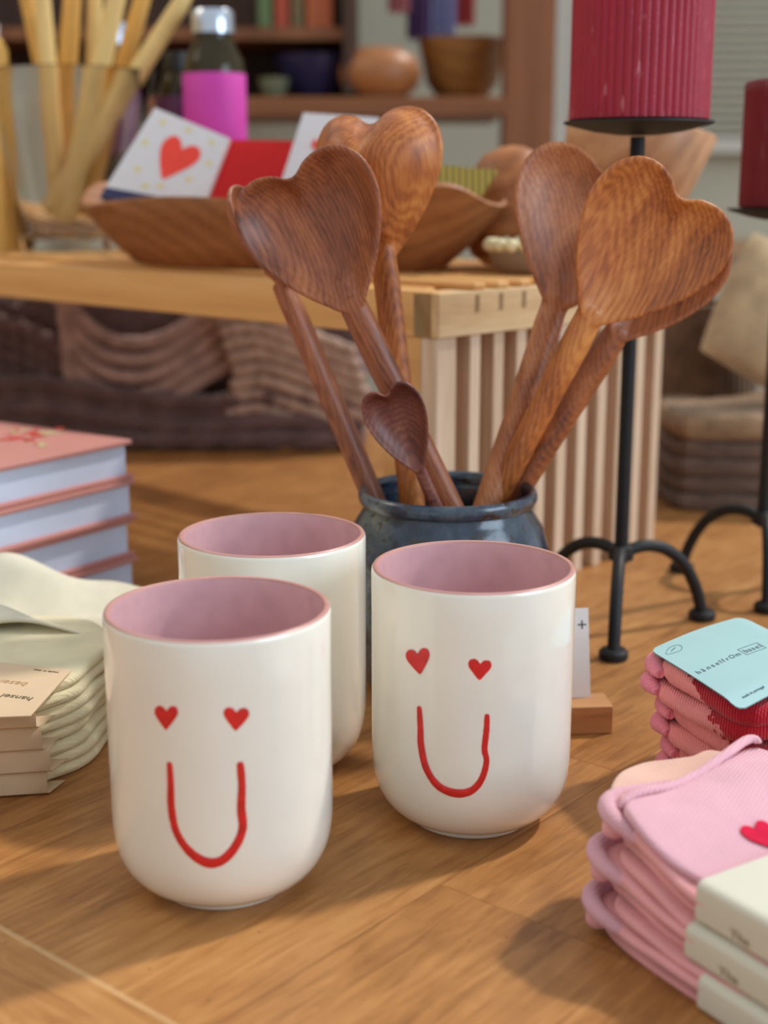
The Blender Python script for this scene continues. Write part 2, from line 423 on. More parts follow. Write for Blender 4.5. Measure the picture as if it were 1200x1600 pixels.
smile(*c1, [(265, 1190), (267, 1225), (268, 1262), (276, 1300), (296, 1330), (322, 1347), (345, 1345), (366, 1325), (379, 1295), (377, 1262), (378, 1225), (375, 1190)], [7, 8, 9, 9, 10, 12, 11, 10, 9, 9, 8, 8], t1)
smile(*c2, [(655, 1103), (657, 1140), (658, 1165), (666, 1200), (684, 1227), (710, 1239), (735, 1236), (752, 1218), (760, 1190), (757, 1170), (760, 1140), (761, 1115)], [6, 7, 8, 8, 9, 10, 9, 8, 7, 7, 7, 6], t2)

# ------------------------------------------------------------------ crock
def crock_mat():
    m, n, l, b = newmat('crock_glaze')
    tc = N(n, 'ShaderNodeTexCoord')
    a = N(n, 'ShaderNodeTexNoise'); a.inputs['Scale'].default_value = 38; a.inputs['Detail'].default_value = 6; a.inputs['Roughness'].default_value = .65
    v = N(n, 'ShaderNodeTexNoise'); v.inputs['Scale'].default_value = 150; v.inputs['Detail'].default_value = 3
    for q in (a, v): l.new(tc.outputs['Object'], q.inputs['Vector'])
    r = ramp(n, [(.36, lin((22, 32, 50))), (.46, lin((40, 56, 78))), (.55, lin((66, 82, 94))), (.66, lin((104, 112, 110)))])
    l.new(a.outputs[0], r.inputs[0])
    r2 = ramp(n, [(.58, (0, 0, 0, 1)), (.64, (1, 1, 1, 1))]); l.new(v.outputs[0], r2.inputs[0])
    mx = N(n, 'ShaderNodeMix'); mx.data_type = 'RGBA'; l.new(r2.outputs[0], mx.inputs[0]); l.new(r.outputs[0], mx.inputs[6]); mx.inputs[7].default_value = lin((46, 38, 34))
    l.new(mx.outputs[2], b.inputs['Base Color']); b.inputs['Roughness'].default_value = .22; b.inputs['Coat Weight'].default_value = .6; b.inputs['Coat Roughness'].default_value = .12
    bu = N(n, 'ShaderNodeBump'); bu.inputs['Strength'].default_value = .25; bu.inputs['Distance'].default_value = .001; l.new(v.outputs[0], bu.inputs['Height']); l.new(bu.outputs[0], b.inputs['Normal'])
    return m
KX, KY, KZ = 3.4, 71.6, 10.9
t = thing('utensil_crock', (KX, KY, 0), 'dark blue speckled glazed crock holding the heart shaped wooden spoons', 'crock')
cm = crock_mat()
cw = lambda a, r, z: r*(1+.006*math.sin(2*a+1)+.004*math.sin(5*a))
obj('body', MB().lathe([(0, .3), (3.6, .3), (3.8, 0), (4.2, 0), (4.6, .5), (5.2, 2.2), (5.5, 4.2), (5.55, 6), (5.4, 7.6), (5.05, 8.8), (4.62, 9.5), (4.42, 9.9), (4.4, 10.1),
     (4.1, 10.0), (4.15, 9.4), (4.7, 8.5), (5.1, 7), (5.15, 5), (4.7, 2), (3.5, .9), (0, .8)], (KX, KY, 0), 96, rf=cw), cm, t, sharp=70)
obj('rim', MB().lathe([(4.72+.24*math.cos(a)-.2, 10.42+.42*math.sin(a)) for a in [2*PI*i/16 for i in range(16)]], (KX, KY, 0), 96, close=True, rf=cw), cm, t, sharp=80)

# ------------------------------------------------------------------ spoons
def spoon_mat(i, d, m_, l_, sc=150, dist=9):
    m, n, l, b = newmat('spoon_wood')
    tc = N(n, 'ShaderNodeTexCoord')
    mp = N(n, 'ShaderNodeMapping'); mp.inputs['Rotation'].default_value = (.1*i, .25+.2*i, .12-.11*(i % 4)); mp.inputs['Location'].default_value = (.3*i, .2*i, .1)
    ms = N(n, 'ShaderNodeMapping'); ms.inputs['Scale'].default_value = (1, .16, 1)
    l.new(tc.outputs['Object'], mp.inputs[0]); l.new(mp.outputs[0], ms.inputs[0])
    wv = N(n, 'ShaderNodeTexWave'); wv.bands_direction = 'X'; wv.inputs['Scale'].default_value = sc; wv.inputs['Distortion'].default_value = dist; wv.inputs['Detail'].default_value = 4; wv.inputs['Detail Scale'].default_value = .6; wv.inputs['Detail Roughness'].default_value = .6
    big = N(n, 'ShaderNodeTexNoise'); big.inputs['Scale'].default_value = 60; big.inputs['Detail'].default_value = 5; big.inputs['Distortion'].default_value = .8
    fi = N(n, 'ShaderNodeTexNoise'); fi.inputs['Scale'].default_value = 700; fi.inputs['Detail'].default_value = 4
    for q in (wv, big, fi): l.new(ms.outputs[0], q.inputs['Vector'])
    def mad(x, k, y):
        q = N(n, 'ShaderNodeMath', operation='MULTIPLY_ADD'); l.new(x, q.inputs[0]); q.inputs[1].default_value = k
        if isinstance(y, float): q.inputs[2].default_value = y
        else: l.new(y, q.inputs[2])
        return q.outputs[0]
    v = mad(wv.outputs['Fac'], .10, mad(big.outputs[0], .70, mad(fi.outputs[0], .30, -.05)))
    r = ramp(n, [(.30, lin(d)), (.5, lin(m_)), (.70, lin(l_))]); l.new(v, r.inputs[0]); l.new(r.outputs[0], b.inputs['Base Color'])
    b.inputs['Roughness'].default_value = .45; b.inputs['Coat Weight'].default_value = .12; b.inputs['Coat Roughness'].default_value = .3
    bu = N(n, 'ShaderNodeBump'); bu.inputs['Strength'].default_value = .1; bu.inputs['Distance'].default_value = .0008
    l.new(fi.outputs[0], bu.inputs['Height']); l.new(bu.outputs[0], b.inputs['Normal'])
    return m
def spoon(p_entry, p_tip, hw, hh, normal, mat, label, depth=1.1, hr=(.72, .62, .66), bend=0.0, skew=0.0, L0=8.5, yaw=0.0, vox=.08):
    """tip: where bowl meets handle. local Y runs up the spoon, Z out of the hollow"""
    Yv = (Vector(p_tip)-Vector(p_entry)).normalized(); Z = Vector(normal); Z = (Z-Yv*Z.dot(Yv)).normalized(); X = Yv.cross(Z)
    M3 = Matrix((X, Yv, Z)).transposed()
    mb = MB(); n = 96; K = 14
    half = [(.0, -.02), (.085, .0), (.15, .065), (.265, .19), (.39, .37), (.478, .56), (.5, .72), (.465, .86), (.37, .965), (.24, 1.0), (.12, .975), (.035, .92)]
    loop = half+[(-x, y) for x, y in reversed(half[1:])]
    ol = cat([(x*hw, y*hh) for x, y in loop], 6); n = len(ol)
    ol = [Vector((p.x*(1+skew*.25*(1 if p.x > 0 else -1)*(p.y/hh)), p.y+skew*.5*(p.x/hw)*(-1)*(p.y/hh)-.25)) for p in ol]
    rm = Matrix.Rotation(-yaw, 2)
    ol = [rm @ p for p in ol]
    def out_i(i): return ol[i]
    c = rm @ Vector((0, hh*.58)); top = []; bot = []
    for k in range(K+1):
        g = k/K
        for i in range(n):
            p = c+(out_i(i)-c)*g
            z = -depth*(1-min(1, g/.95)**3.0)
            top.append(Vector((p.x, p.y, z)))
            th = .28+.30*(1-g**2)
            q = p
            bot.append(Vector((q.x, q.y, z-th)))
    vs = top+bot; B = len(top); fs = []
    for k in range(K):
        for i in range(n):
            j = (i+1) % n
            fs.append((k*n+i, k*n+j, (k+1)*n+j, (k+1)*n+i)); fs.append((B+k*n+i, B+(k+1)*n+i, B+(k+1)*n+j, B+k*n+j))
    for i in range(n):
        j = (i+1) % n; fs.append((K*n+i, K*n+j, B+K*n+j, B+K*n+i))
    mb.add(vs, fs)
    # handle
    L = (Vector(p_tip)-Vector(p_entry)).length+L0
    path = []; rad = []
    for i in range(26):
        q = i/25; y = hh*.03-(L+hh*.03)*q
        z = -.50-.1*math.exp(-((y-hh*.03)/1.5)**2)+bend*math.sin(PI*min(1, q*1.1))
        path.append(Vector((0, y, z)))
        if y > -1.2: u = max(0, min(1, (hh*.03-y)/(hh*.03+1.2))); r = hr[0]*(.86+.14*u)
        else:
            u = (-1.2-y)/(L-1.2); r = hr[0]*(1-u)+hr[2]*u if u > .35 else hr[0]+(hr[1]-hr[0])*math.sin(PI*u/.7)*.8
            if u > .35: r = hr[1]+(hr[2]-hr[1])*(u-.35)/.65+ (hr[0]-hr[1])*.2*(1-(u-.35)/.65)
        rad.append(r)
    mb.tube(path, rad, 20, flat=.8, up=(0, 0, 1))
    # web between handle and bowl
    mb.tube([Vector((0, -1.6, -.42)), Vector((0, -.6, -.48)), Vector((0, .3, -.55)), Vector((0, 1.0, -.62-.25*depth)), Vector((0, 1.9, -.9*depth-.25))], [.6*hr[0], hr[0]*.95, hw*.10, hw*.12, hw*.06], 20, flat=.42, up=(0, 0, 1))
    me = bpy.data.meshes.new('wooden_spoon'); me.from_pydata([v*S for v in mb.v], [], mb.f); me.update()
    tmp = bpy.data.objects.new('tmp', me); C.objects.link(tmp)
    r = tmp.modifiers.new('r', 'REMESH'); r.mode = 'VOXEL'; r.voxel_size = vox*S
    s2 = tmp.modifiers.new('s', 'SMOOTH'); s2.iterations = 12; s2.factor = .5
    bpy.context.view_layer.update()
    m2 = bpy.data.meshes.new_from_object(tmp.evaluated_get(bpy.context.evaluated_depsgraph_get()))
    bpy.data.objects.remove(tmp); bpy.data.meshes.remove(me)
    m2.name = 'wooden_spoon'; m2.materials.clear(); m2.materials.append(mat)
    for p in m2.polygons: p.use_smooth = True
    o = bpy.data.objects.new('wooden_spoon', m2); C.objects.link(o)
    M = M3.to_4x4(); M.translation = Vector(p_tip)*S
    o.matrix_world = M
    return tag(o, label, 'spoon', 'heart shaped wooden spoons in the crock')
walnut = lambda i: spoon_mat(i, (84, 42, 24), (146, 80, 48), (186, 112, 66))
teak = lambda i: spoon_mat(i, (116, 56, 22), (182, 102, 44), (216, 142, 72))
SP = [
 # entry px,Y   tip px,Y   hw hh normal mat label
 ((600, 785, 72.8), (455, 440, 74.3), 5.6, 5.9, (1, -.45, .1), walnut(0), 'dark brown spoon turned sideways behind the front left heart spoon', dict(depth=.9, hr=(.74, .76, .7))),
 ((698, 787, 69.2), (548, 474, 69.3), 7.4, 7.7, (-.14, -1, .10), walnut(1), 'dark walnut spoon with wide hollow heart bowl, front left of the crock', dict(depth=1.3, hr=(.78, .7, .72), skew=.12)),
 ((650, 787, 72.8), (605, 392, 73.6), 7.2, 7.4, (.42, 1, .05), teak(2), 'orange brown spoon turned back to front showing its rounded bowl back', dict(depth=1.9, hr=(.74, .72, .7), skew=-.3)),
 ((765, 785, 71.0), (872, 468, 73.9), 8.6, 8.4, (.05, -1, .12), spoon_mat(3, (122, 66, 36), (176, 104, 60), (206, 138, 88)), 'mid brown heart spoon overlapped at its right by the largest heart', dict(depth=.9, hr=(.78, .7, .8), yaw=.02)),
 ((772, 790, 71.4), (926, 492, 70.4), 7.9, 8.1, (.10, -1, .12), teak(4), 'wide golden brown striped heart spoon, largest and front right', dict(depth=.8, hr=(.8, .66, .66), skew=.10, yaw=.17)),
 ((800, 788, 73.2), (968, 520, 73.2), 6.4, 7.4, (.35, -1, .45), spoon_mat(5, (100, 50, 24), (158, 88, 46), (184, 112, 66)), 'reddish spoon behind the largest heart, its rim peeping out lower right', dict(depth=.8, hr=(.8, .68, .7), yaw=.06)),
 ((678, 789, 67.9), (652, 730, 67.6), 3.1, 4.7, (-.2, -1, .3), spoon_mat(6, (70, 30, 24), (118, 60, 46), (156, 96, 74)), 'small dark spoon with a tiny heart bowl, in front of the others', dict(depth=.75, hr=(.34, .36, .4), L0=6.5, vox=.06, skew=.15)),
]
for (e, tp, hw, hh, nrm, m_, lab, kw) in SP:
    spoon(at(*e), at(*tp), hw, hh, nrm, m_, lab, **kw)

# ------------------------------------------------------------------ candle stands and pillar candles
iron = plain('black_iron', (22, 22, 25), .55, .4, .2, 200, bump=.2, bs=600)
def wax(name, col):
    m = plain(name, col, .42, .45, .06, 60, bump=.25, bs=700, sss=.15)
    n = m.node_tree.nodes; l = m.node_tree.links; b = n['Principled BSDF']; src = b.inputs['Base Color'].links[0].from_socket
    tc = N(n, 'ShaderNodeTexCoord'); mp = N(n, 'ShaderNodeMapping'); mp.inputs['Scale'].default_value = (1, 1, .22); l.new(tc.outputs['Object'], mp.inputs[0])
    no = N(n, 'ShaderNodeTexNoise'); no.inputs['Scale'].default_value = 230; no.inputs['Detail'].default_value = 3; l.new(mp.outputs[0], no.inputs['Vector'])
    r = ramp(n, [(.64, (0, 0, 0, 1)), (.74, (.5, .5, .5, 1))]); l.new(no.outputs[0], r.inputs[0])
    mx = N(n, 'ShaderNodeMix'); mx.data_type = 'RGBA'; l.new(r.outputs[0], mx.inputs[0]); l.new(src, mx.inputs[6]); mx.inputs[7].default_value = lin((222, 150, 156))
    l.new(mx.outputs[2], b.inputs['Base Color'])
    return m
waxm = wax('red_wax', (160, 22, 48)); waxd = wax('dark_red_wax', (120, 12, 32))
def stand(cx, cy, zd, rd, a0, label, cr, ch, wm, clabel, nr=52):
    t = thing('candle_stand', (cx, cy, 0), label, 'candle holder')
    obj('rod', MB().tube([(cx, cy, 4.2), (cx, cy, 12), (cx, cy, zd-.7)], .42, 20), iron, t)
    obj('dish', MB().lathe([(0, zd-.62), (1.2, zd-.6), (rd*.6, zd-.42), (rd*.93, zd-.08), (rd, zd+.02), (rd-.02, zd+.12), (rd*.9, zd+.06), (rd*.6, zd), (0, zd)], (cx, cy, 0), 72), iron, t, sharp=60)
    obj('collar', MB().lathe([(.42, 4.3), (.75, 4.4), (.8, 4.8), (.75, 5.2), (.42, 5.3)], (cx, cy, 0), 24), iron, t)
    for k in range(3):
        a = a0+k*2*PI/3; d = Vector((math.cos(a), math.sin(a), 0)); b = Vector((cx, cy, 0))
        pts = [b+d*r+Vector((0, 0, z)) for r, z in ((.1, 4.75), (1.4, 5.1), (2.9, 4.85), (4.3, 3.8), (5.3, 2.1), (5.8, .5))]
        lg = obj('leg', MB().tube(spline(pts, 6), .38, 14), iron, t)
        f = b+d*5.85
        obj('foot', MB().lathe([(0, 0), (.72, 0), (.85, .12), (.85, .45), (.7, .62), (0, .66)], f, 28), iron, lg)
    rib = lambda a, r, z: r+(.085*abs(math.cos(a*nr/2))**.8-.05 if r > cr*.8 else 0)
    cz = zd+.1
    p = [(0, cz), (cr*.9, cz), (cr, cz+.12)]+[(cr, cz+.12+(ch-.3)*i/12) for i in range(1, 13)]+[(cr-.15, cz+ch), (cr*.72, cz+ch), (cr*.6, cz+ch-.25), (0, cz+ch-.3)]
    c = thing('pillar_candle', (cx, cy, cz), clabel, 'candle')
    obj('wax', MB().lathe(p, (cx, cy, 0), nr*10, rf=rib), wm, c, sharp=50)
    obj('wick', MB().tube([(cx, cy, cz+ch-.35), (cx+.03, cy, cz+ch+.3), (cx+.12, cy, cz+ch+.75)], .09, 8), plain('wick', (230, 220, 200), .9), c)
stand(14.4, 80.85, 29.9, 4.22, math.radians(-102), 'tall black iron candle stand beside the crock, in full view', 3.88, 10.5, waxm, 'large ribbed crimson pillar candle on the tall stand')
stand(25.5, 90, 25.0, 3.5, math.radians(-100), 'shorter black iron candle stand cut off by the right edge', 2.78, 7.8, waxd, 'smaller dark red ribbed candle cut off by the right edge', 40)

# ------------------------------------------------------------------ price card on block
bw = wood('block_wood', (150, 98, 60), (188, 134, 88), (206, 156, 108), scale=30, along='X')
a = math.radians(5); R = Matrix.Rotation(a, 3, 'Z')
t = thing('card_holder', (8.3, 64.5, 0), 'small wooden block behind the right smiling cup holding a white card', 'card holder')
obj('block', MB().box((8.3, 64.7, .72), (5.9, 2.0, 1.44), R), bw, t, bevel=.06, smooth=False)
paper = plain('white_paper', (232, 230, 228), .7, .2, .02, 50)
Rc = R @ Matrix.Rotation(math.radians(-12), 3, 'X')
pc = Vector((8.0, 64.95, 1.2))
M = frame(pc, Rc @ Vector((1, 0, 0)), Rc @ Vector((0, 0, 1)))
ow = thing('price_card', pc, 'small white card with grey marks standing in the wooden block', 'card')
obj('card', MB().prism([(-2.6, 0), (2.4, 0), (2.35, 4.75), (-2.6, 4.75)], M, -.04), paper, ow, smooth=False)
ink = plain('grey_ink', (70, 74, 90), .8)
mk = text_mesh('r', .9, M @ Matrix.Translation((1.25, 3.65, .012)))
mk2 = text_mesh('+', .9, M @ Matrix.Translation((1.75, 3.6, .012)))
mk.add(mk2.v, mk2.f)
obj('writing', mk, ink, ow, smooth=False)

# ------------------------------------------------------------------ pale pink ankle socks, stack front right
def quadpts(O, a, b, a0, a1, b0, b1, r=.9, j=0):
    P = [(a0+r*.3, b0+r*.3), (a0, b0+r), (a0-.1, (b0+b1)/2), (a0, b1-r), (a0+r*.3, b1-r*.3), (a0+r, b1), ((a0+a1)/2, b1+.05), (a1-r, b1), (a1-r*.3, b1-r*.3), (a1, b1-r), (a1, b0+r), (a1-r*.3, b0+r*.3), (a1-r, b0), ((a0+a1)*.6, b0-.05+j), (a0+(a1-a0)*.25, b0-.1*1+j), (a0+r, b0)]
    return [O+a*p+b*q for p, q in P]
A = Vector((.54, -.84)).normalized(); Bv = Vector((-A.y, A.x))
pkA = knit('pale_pink_knit', (222, 168, 180), .0014, math.atan2(A.y, A.x)+PI/2, .5)
pkB = knit('pink_side_knit', (226, 160, 162), .0011, 0, .3)
pkC = knit('beige_pink_lining', (222, 176, 158), .0012, 0, .3)
cream = plain('cream_band_paper', (212, 208, 192), .75, .2, .02, 30)
crimson = plain('crimson_yarn', (206, 20, 62), .85, .2, .1, 200)
tan_ink = plain('tan_ink', (140, 116, 82), .8)
O0 = Vector((7.25, 45.6))
def squash(mb):                       # the stack thins towards the paper bands
    for v in mb.v:
        a_ = (v.x-O0.x)*A.x+(v.y-O0.y)*A.y
        t_ = max(0, min(1, (a_-1.5)/3.9)); v.z *= 1-.235*t_*t_*(3-2*t_)
    return mb
def zq(px, py, zn):                   # point of the squashed layer whose unsquashed height is zn, on that sight line
    z = zn
    for _ in range(5):
        p = onz(px, py, z); a_ = (p.x-O0.x)*A.x+(p.y-O0.y)*A.y
        t_ = max(0, min(1, (a_-1.5)/3.9)); z = zn*(1-.235*t_*t_*(3-2*t_))
    return Vector((p.x, p.y, zn))
Lb = [('bottom', 'lowest pair of pale pink ankle socks with cream band on the table, front right', 0.0, Vector((-.15, -.1)), 6.1),
      ('mid', 'middle pair of pale pink ankle socks between two others, front right stack', 1.72, Vector((.0, .15)), 5.3),
      ('top', 'top pair of pale pink ankle socks with open cuff and red heart', 3.44, Vector((.35, .1)), 5.2)]
for key, lab, z0, sh, ba in Lb:
    O = O0+sh
    t = thing('ankle_socks', (O.x+A.x*6+Bv.x*4, O.y+A.y*6+Bv.y*4, z0), lab, 'socks', 'pale pink sock pairs stacked front right')
    h = [0, .42, .84, 1.26]
    ins = [(.35, .25), (.75, .15), (.0, 0.0), (.9, .12)]
    for k in range(4 if key != 'top' else 3):
        p, q = ins[k]
        wz = lambda x, y, k=k: .12*math.sin(((x-O.x)*A.x+(y-O.y)*A.y)*.9+k*1.3)*max(0, 1-((x-O.x)*A.x+(y-O.y)*A.y)/5.8)
        obj('sock_layer', squash(MB().pad(quadpts(O, A, Bv, p, 12, q, 8.1-.1*k, 1.3, .12*math.sin(k*2)), z0+h[k], .46, zf=wz, wr=.10, seed=k+z0*3, sub=8)), [pkB, pkA, pkB, pkB][k], t)
    c0 = O
    pts = [c0+A*2.2+Bv*.05, c0+A*1.2-Bv*.02, c0+A*.35+Bv*.25, c0-A*.05+Bv*1.0, c0+A*.05+Bv*2.4, c0+A*.1+Bv*4.2]
    pts = spline([(p.x, p.y, z0+zz) for p, zz in zip(pts, (.95, 1.12, 1.3, 1.35, 1.3, 1.2))], 6)
    obj('rolled_cuff', squash(MB().tube(pts, [.12+.24*math.sin(PI*min(1, (i+1)/len(pts)*1.0))**.5 for i in range(len(pts))], 14)), pkA, t)
    pts = [c0+A*1.0+Bv*.3, c0+A*.45+Bv*.45, c0+A*.3+Bv*1.2]
    obj('sock_toe', squash(MB().tube(spline([(p.x, p.y, z0+zz) for p, zz in zip(pts, (.5, .55, .55))], 6), [.1+.3*math.sin(PI*i/12) for i in range(13)], 14)), pkB, t)
    sec = []
    hh_ = 1.70 if key != 'top' else 2.0
    for (q0, z_, rr, a0, a1) in ((8.0, .36, .34, -90, 0), (8.0, hh_-.36, .34, 0, 90), (.2, hh_-.36, .36, 90, 180), (.2, .36, .36, 180, 270)):
        for i in range(7):
            a = math.radians(a0+(a1-a0)*i/6); sec.append((q0+rr*math.cos(a), z_+rr*math.sin(a)))
    vs = []
    st = [ba+7.0*i/8 for i in range(9)]
    for p in st:
        for q, zz in sec:
            w_ = O+A*p+Bv*q; vs.append(Vector((w_.x, w_.y, z0+.01+zz)))
    m_ = len(sec); fs = [(i*m_+k, i*m_+(k+1) % m_, (i+1)*m_+(k+1) % m_, (i+1)*m_+k) for i in range(8) for k in range(m_)]
    for i in (0, 8): fs.append(tuple(range(i*m_, i*m_+m_)))
    pb = obj('paper_band', squash(MB().add(vs, fs)), cream, t, sharp=50, label='cream paper band')
    if key != 'bottom':
        w_ = O+A*(ba+1.55)-Bv*.19
        Mx = frame((w_.x, w_.y, z0+.42), (A.x, A.y, 0), (0, 0, 1))
        obj('writing', squash(text_mesh('Tha', .55, Mx)), tan_ink, pb, smooth=False)
    if key == 'top':
        def pz(px, py, zn=5.2): p = zq(px, py, zn); return (p.x, p.y)
        sheet = [pz(976, 1256, 5.1), pz(1030, 1238, 5.15), pz(1085, 1215), pz(1130, 1185), pz(1176, 1160, 5.3), pz(1215, 1175, 5.2), pz(1262, 1232), pz(1310, 1300), pz(1230, 1345), pz(1180, 1380), pz(1140, 1398), pz(1096, 1372), pz(1036, 1322), pz(994, 1284)]
        obj('sock_leg', squash(MB().pad(sheet, 4.72, .42, zf=lambda x, y: .12*math.exp(-((x-11.5)**2+(y-48)**2)/6), wr=.05, seed=3)), pkA, t, label='light pink ribbed sock leg')
        hem = [zq(968, 1262, 4.9), zq(984, 1246, 5.1), zq(1010, 1236, 5.2), zq(1050, 1228, 5.2), zq(1095, 1206, 5.25), zq(1135, 1178, 5.4), zq(1170, 1155, 5.5), zq(1190, 1160, 5.35)]
        hp_ = spline(hem, 6); n_ = len(hp_)
        obj('hem', squash(MB().tube(hp_, [.2*min(1, .25+.25*min(i, n_-1-i)) for i in range(n_)], 14, flat=.8)), pkA, t)
        lin_ = [pz(968, 1262, 4.6), pz(952, 1246, 4.7), pz(966, 1212, 4.8), pz(1005, 1186, 4.9), pz(1050, 1178, 5.0), pz(1085, 1168, 5.2), pz(1112, 1160, 5.2), pz(1140, 1172, 5.2), pz(1080, 1225, 5), pz(1000, 1262, 4.8)]
        obj('lining', squash(MB().pad(lin_, 4.45, .5, zf=lambda x, y: .1*math.sin(x), wr=.08, seed=5)), pkC, t, label='beige pink inside of the sock')
        h0 = zq(1192, 1304, 5.2)
        Mx = frame((h0.x, h0.y, 5.17), (Bv.x, Bv.y, 0), (-A.x, -A.y, 0))
        obj('heart_motif', squash(MB().prism([(x*1.35, y*1.2) for x, y in heart2d(28)], Mx, .05)), crimson, t, label='crimson knitted heart')

# ------------------------------------------------------------------ coral knitted socks with pale blue card
A2 = Vector((.38, -.925)).normalized(); B2 = Vector((-A2.y, A2.x))
O1 = Vector((11.5, 59.6))
ang2 = math.atan2(A2.y, A2.x)
blue = plain('pale_blue_card', (160, 194, 196), .65, .25, .02, 40)
slate = plain('slate_ink', (86, 110, 124), .8)
for key, lab, z0, sh in (('bottom', 'lowest pair of coral knitted socks in the right hand stack', 0, Vector((.9, .1))), ('mid', 'middle pair of coral knitted socks in the right hand stack', 1.95, Vector((.55, .0))), ('top', 'top pair of coral and red knitted socks under a pale blue card', 3.9, Vector((0, 0)))):
    O = O1+sh
    base = (O.x+A2.x*4+B2.x*4, O.y+A2.y*4+B2.y*4, z0)
    t = thing('knitted_socks', base, lab, 'socks', 'coral knitted sock pairs stacked right')
    org = Vector((13.06, 54.6, 5.35) if key == 'top' else (14.3, 53.2, 3.2))-Vector(base)
    cor = knit('coral_knit', (240, 142, 140), .0012, ang2+PI/2, .8, patch=((178, 12, 34), org, (A2.x*.5+B2.x*.5, A2.y*.5+B2.y*.5, .7)) if key != 'bottom' else None)
    cor2 = knit('pink_knit_toe', (240, 138, 156), .0012, ang2, .8)
    LN = 7.6
    obj('sock', MB().pad(quadpts(O, A2, B2, .5, LN, .1, 6.8, 1.2), z0, 1.0, wr=.12, seed=z0+1, zf=lambda x, y: .1*math.sin(x*1.3)), cor, t)
    obj('sock', MB().pad(quadpts(O, A2, B2, .75, LN+.2, .25, 6.6, 1.2), z0+.92, 1.0, puff=.15, wr=.14, seed=z0+4, zf=lambda x, y: .1*math.sin(x*1.1+1)), cor, t)
    for zz, rr, da, db in ((.55, .5, .1, .2), (1.35, .56, .05, .5)):
        pts = [O+A2*(1.7+da)+B2*(.0+db*.3), O+A2*(.7+da)+B2*(.1+db), O+A2*(.25+da)+B2*(1.0+db), O+A2*(.3+da)+B2*(3+db), O+A2*(.3+da)+B2*(5+db), O+A2*(.8+da)+B2*(6.4)]
        pts = spline([(p.x, p.y, z0+zz+.1*math.sin(i*1.7)) for i, p in enumerate(pts)], 7)
        n_ = len(pts)
        obj('rolled_toe', MB().tube(pts, [rr*(.35+.65*min(1, 5*i/n_, 5*(n_-1-i)/n_))+.0 for i in range(n_)], 16), cor2, t)
    if key == 'top':
        # card: curved over the top, bends down at the back-left
        cz = z0+2.18
        cO = onz(1015, 1018, 6.0); cX = onz(1148, 962, 6.2); cY = onz(1156, 1108, 6.0)
        ux = Vector((cX.x-cO.x, cX.y-cO.y, 0)); uy = Vector((cY.x-cO.x, cY.y-cO.y, 0)); W = ux.length; Hh = uy.length; ux.normalize(); uy.normalize()
        card = thing('sock_card', (cO.x, cO.y, cz), 'pale blue paper card wrapped over the top coral socks', 'label card')
        def cpt(u, v, e=0):      # u,v in cm along the edges
            p = cO+ux*u+uy*v
            z = cz+.12*math.sin(PI*min(1, max(0, u/W)))+.05*math.sin(PI*v/Hh)-.9*max(0, (v-Hh*.86)/Hh)**1.0*1.2-1.3*max(0, u/W-1.0)
            return Vector((p.x, p.y, z+e))
        mb = MB(); nu, nv = 20, 24; vs = []
        WW = W*1.12
        for s_ in (0, -.045):
            for i in range(nu+1):
                for j in range(nv+1):
                    u = WW*i/nu; v = Hh*j/nv; r_ = .5
                    # rounded corners
                    du = max(0, r_-min(u, WW-u)); dv = max(0, r_-min(v, Hh-v)); dd = math.hypot(du, dv)
                    if dd > r_:
                        k = r_/dd; u = (r_-du*k) if u < WW/2 else WW-(r_-du*k); v = (r_-dv*k) if v < Hh/2 else Hh-(r_-dv*k)
                    vs.append(cpt(u, v, s_))
        n1 = (nu+1)*(nv+1); fs = []
        for i in range(nu):
            for j in range(nv):
                a_ = i*(nv+1)+j; q = (a_, a_+1, a_+nv+2, a_+nv+1); fs.append(q); fs.append(tuple(x+n1 for x in reversed(q)))
        obj('card', mb.add(vs, fs), blue, card, sharp=60)
        def wrap(mbx):
            return MB().add([cpt(v.x, v.y, .012+v.z) for v in mbx.v], mbx.f)
        fl = Matrix.Scale(-1, 4, (0, 1, 0))
        # letters run along u, their tops point to -v
        mt = MB(); x = .0
        for ch, szz, adv in zip('hänselfrOm', [.5]*10, [.36, .36, .36, .32, .34, .2, .26, .28, .46, .50]):
            tm = text_mesh(ch, szz, Matrix.Translation((0.35+x, Hh*.52, 0)) @ fl); mt.add(tm.v, tm.f); x += adv*1.0
        x += .02; 
        for ib, ch in enumerate('basel'):
            tb = text_mesh(ch, .56, Matrix.Translation((.56+x+.30*ib+(.06 if ch == 'l' else 0), Hh*.52, 0)) @ fl); mt.add(tb.v, tb.f)
        bx0, bx1, by0, by1 = .4+x, .5+x+1.5, Hh*.52-.58, Hh*.52+.16
        for (p, q, r_, s2) in ((bx0, by0, bx1, by0+.035), (bx0, by1, bx1, by1+.035), (bx0, by0, bx0+.035, by1), (bx1, by0, bx1+.035, by1+.035)):
            n_ = 8; v_ = []; f_ = []
            for i in range(n_+1):
                for e in (0, 1):
                    if r_-p > s2-q: v_.append(Vector((p+(r_-p)*i/n_, q if e == 0 else s2, 0)))
                    else: v_.append(Vector((p if e == 0 else r_, q+(s2-q)*i/n_, 0)))
            f_ = [(2*i, 2*i+1, 2*i+3, 2*i+2) for i in range(n_)]; mt.add(v_, f_)
        sm = text_mesh('made in portugal', .24, Matrix.Translation((.75, Hh*.93, 0)) @ fl); mt.add(sm.v, sm.f)
        # small rounded triangle outline with a short line inside
        oc = Vector((1.0, .95)); ring = cat([oc+Vector(p) for p in ((-.62, .12), (-.1, -.32), (.5, -.3), (.62, .05), (.2, .36))], 6); nn = len(ring)
        v_ = []
        for p in ring:
            d = (p-oc).normalized(); v_ += [Vector((p.x, p.y, 0)), Vector((p.x-d.x*.035, p.y-d.y*.035, 0))]
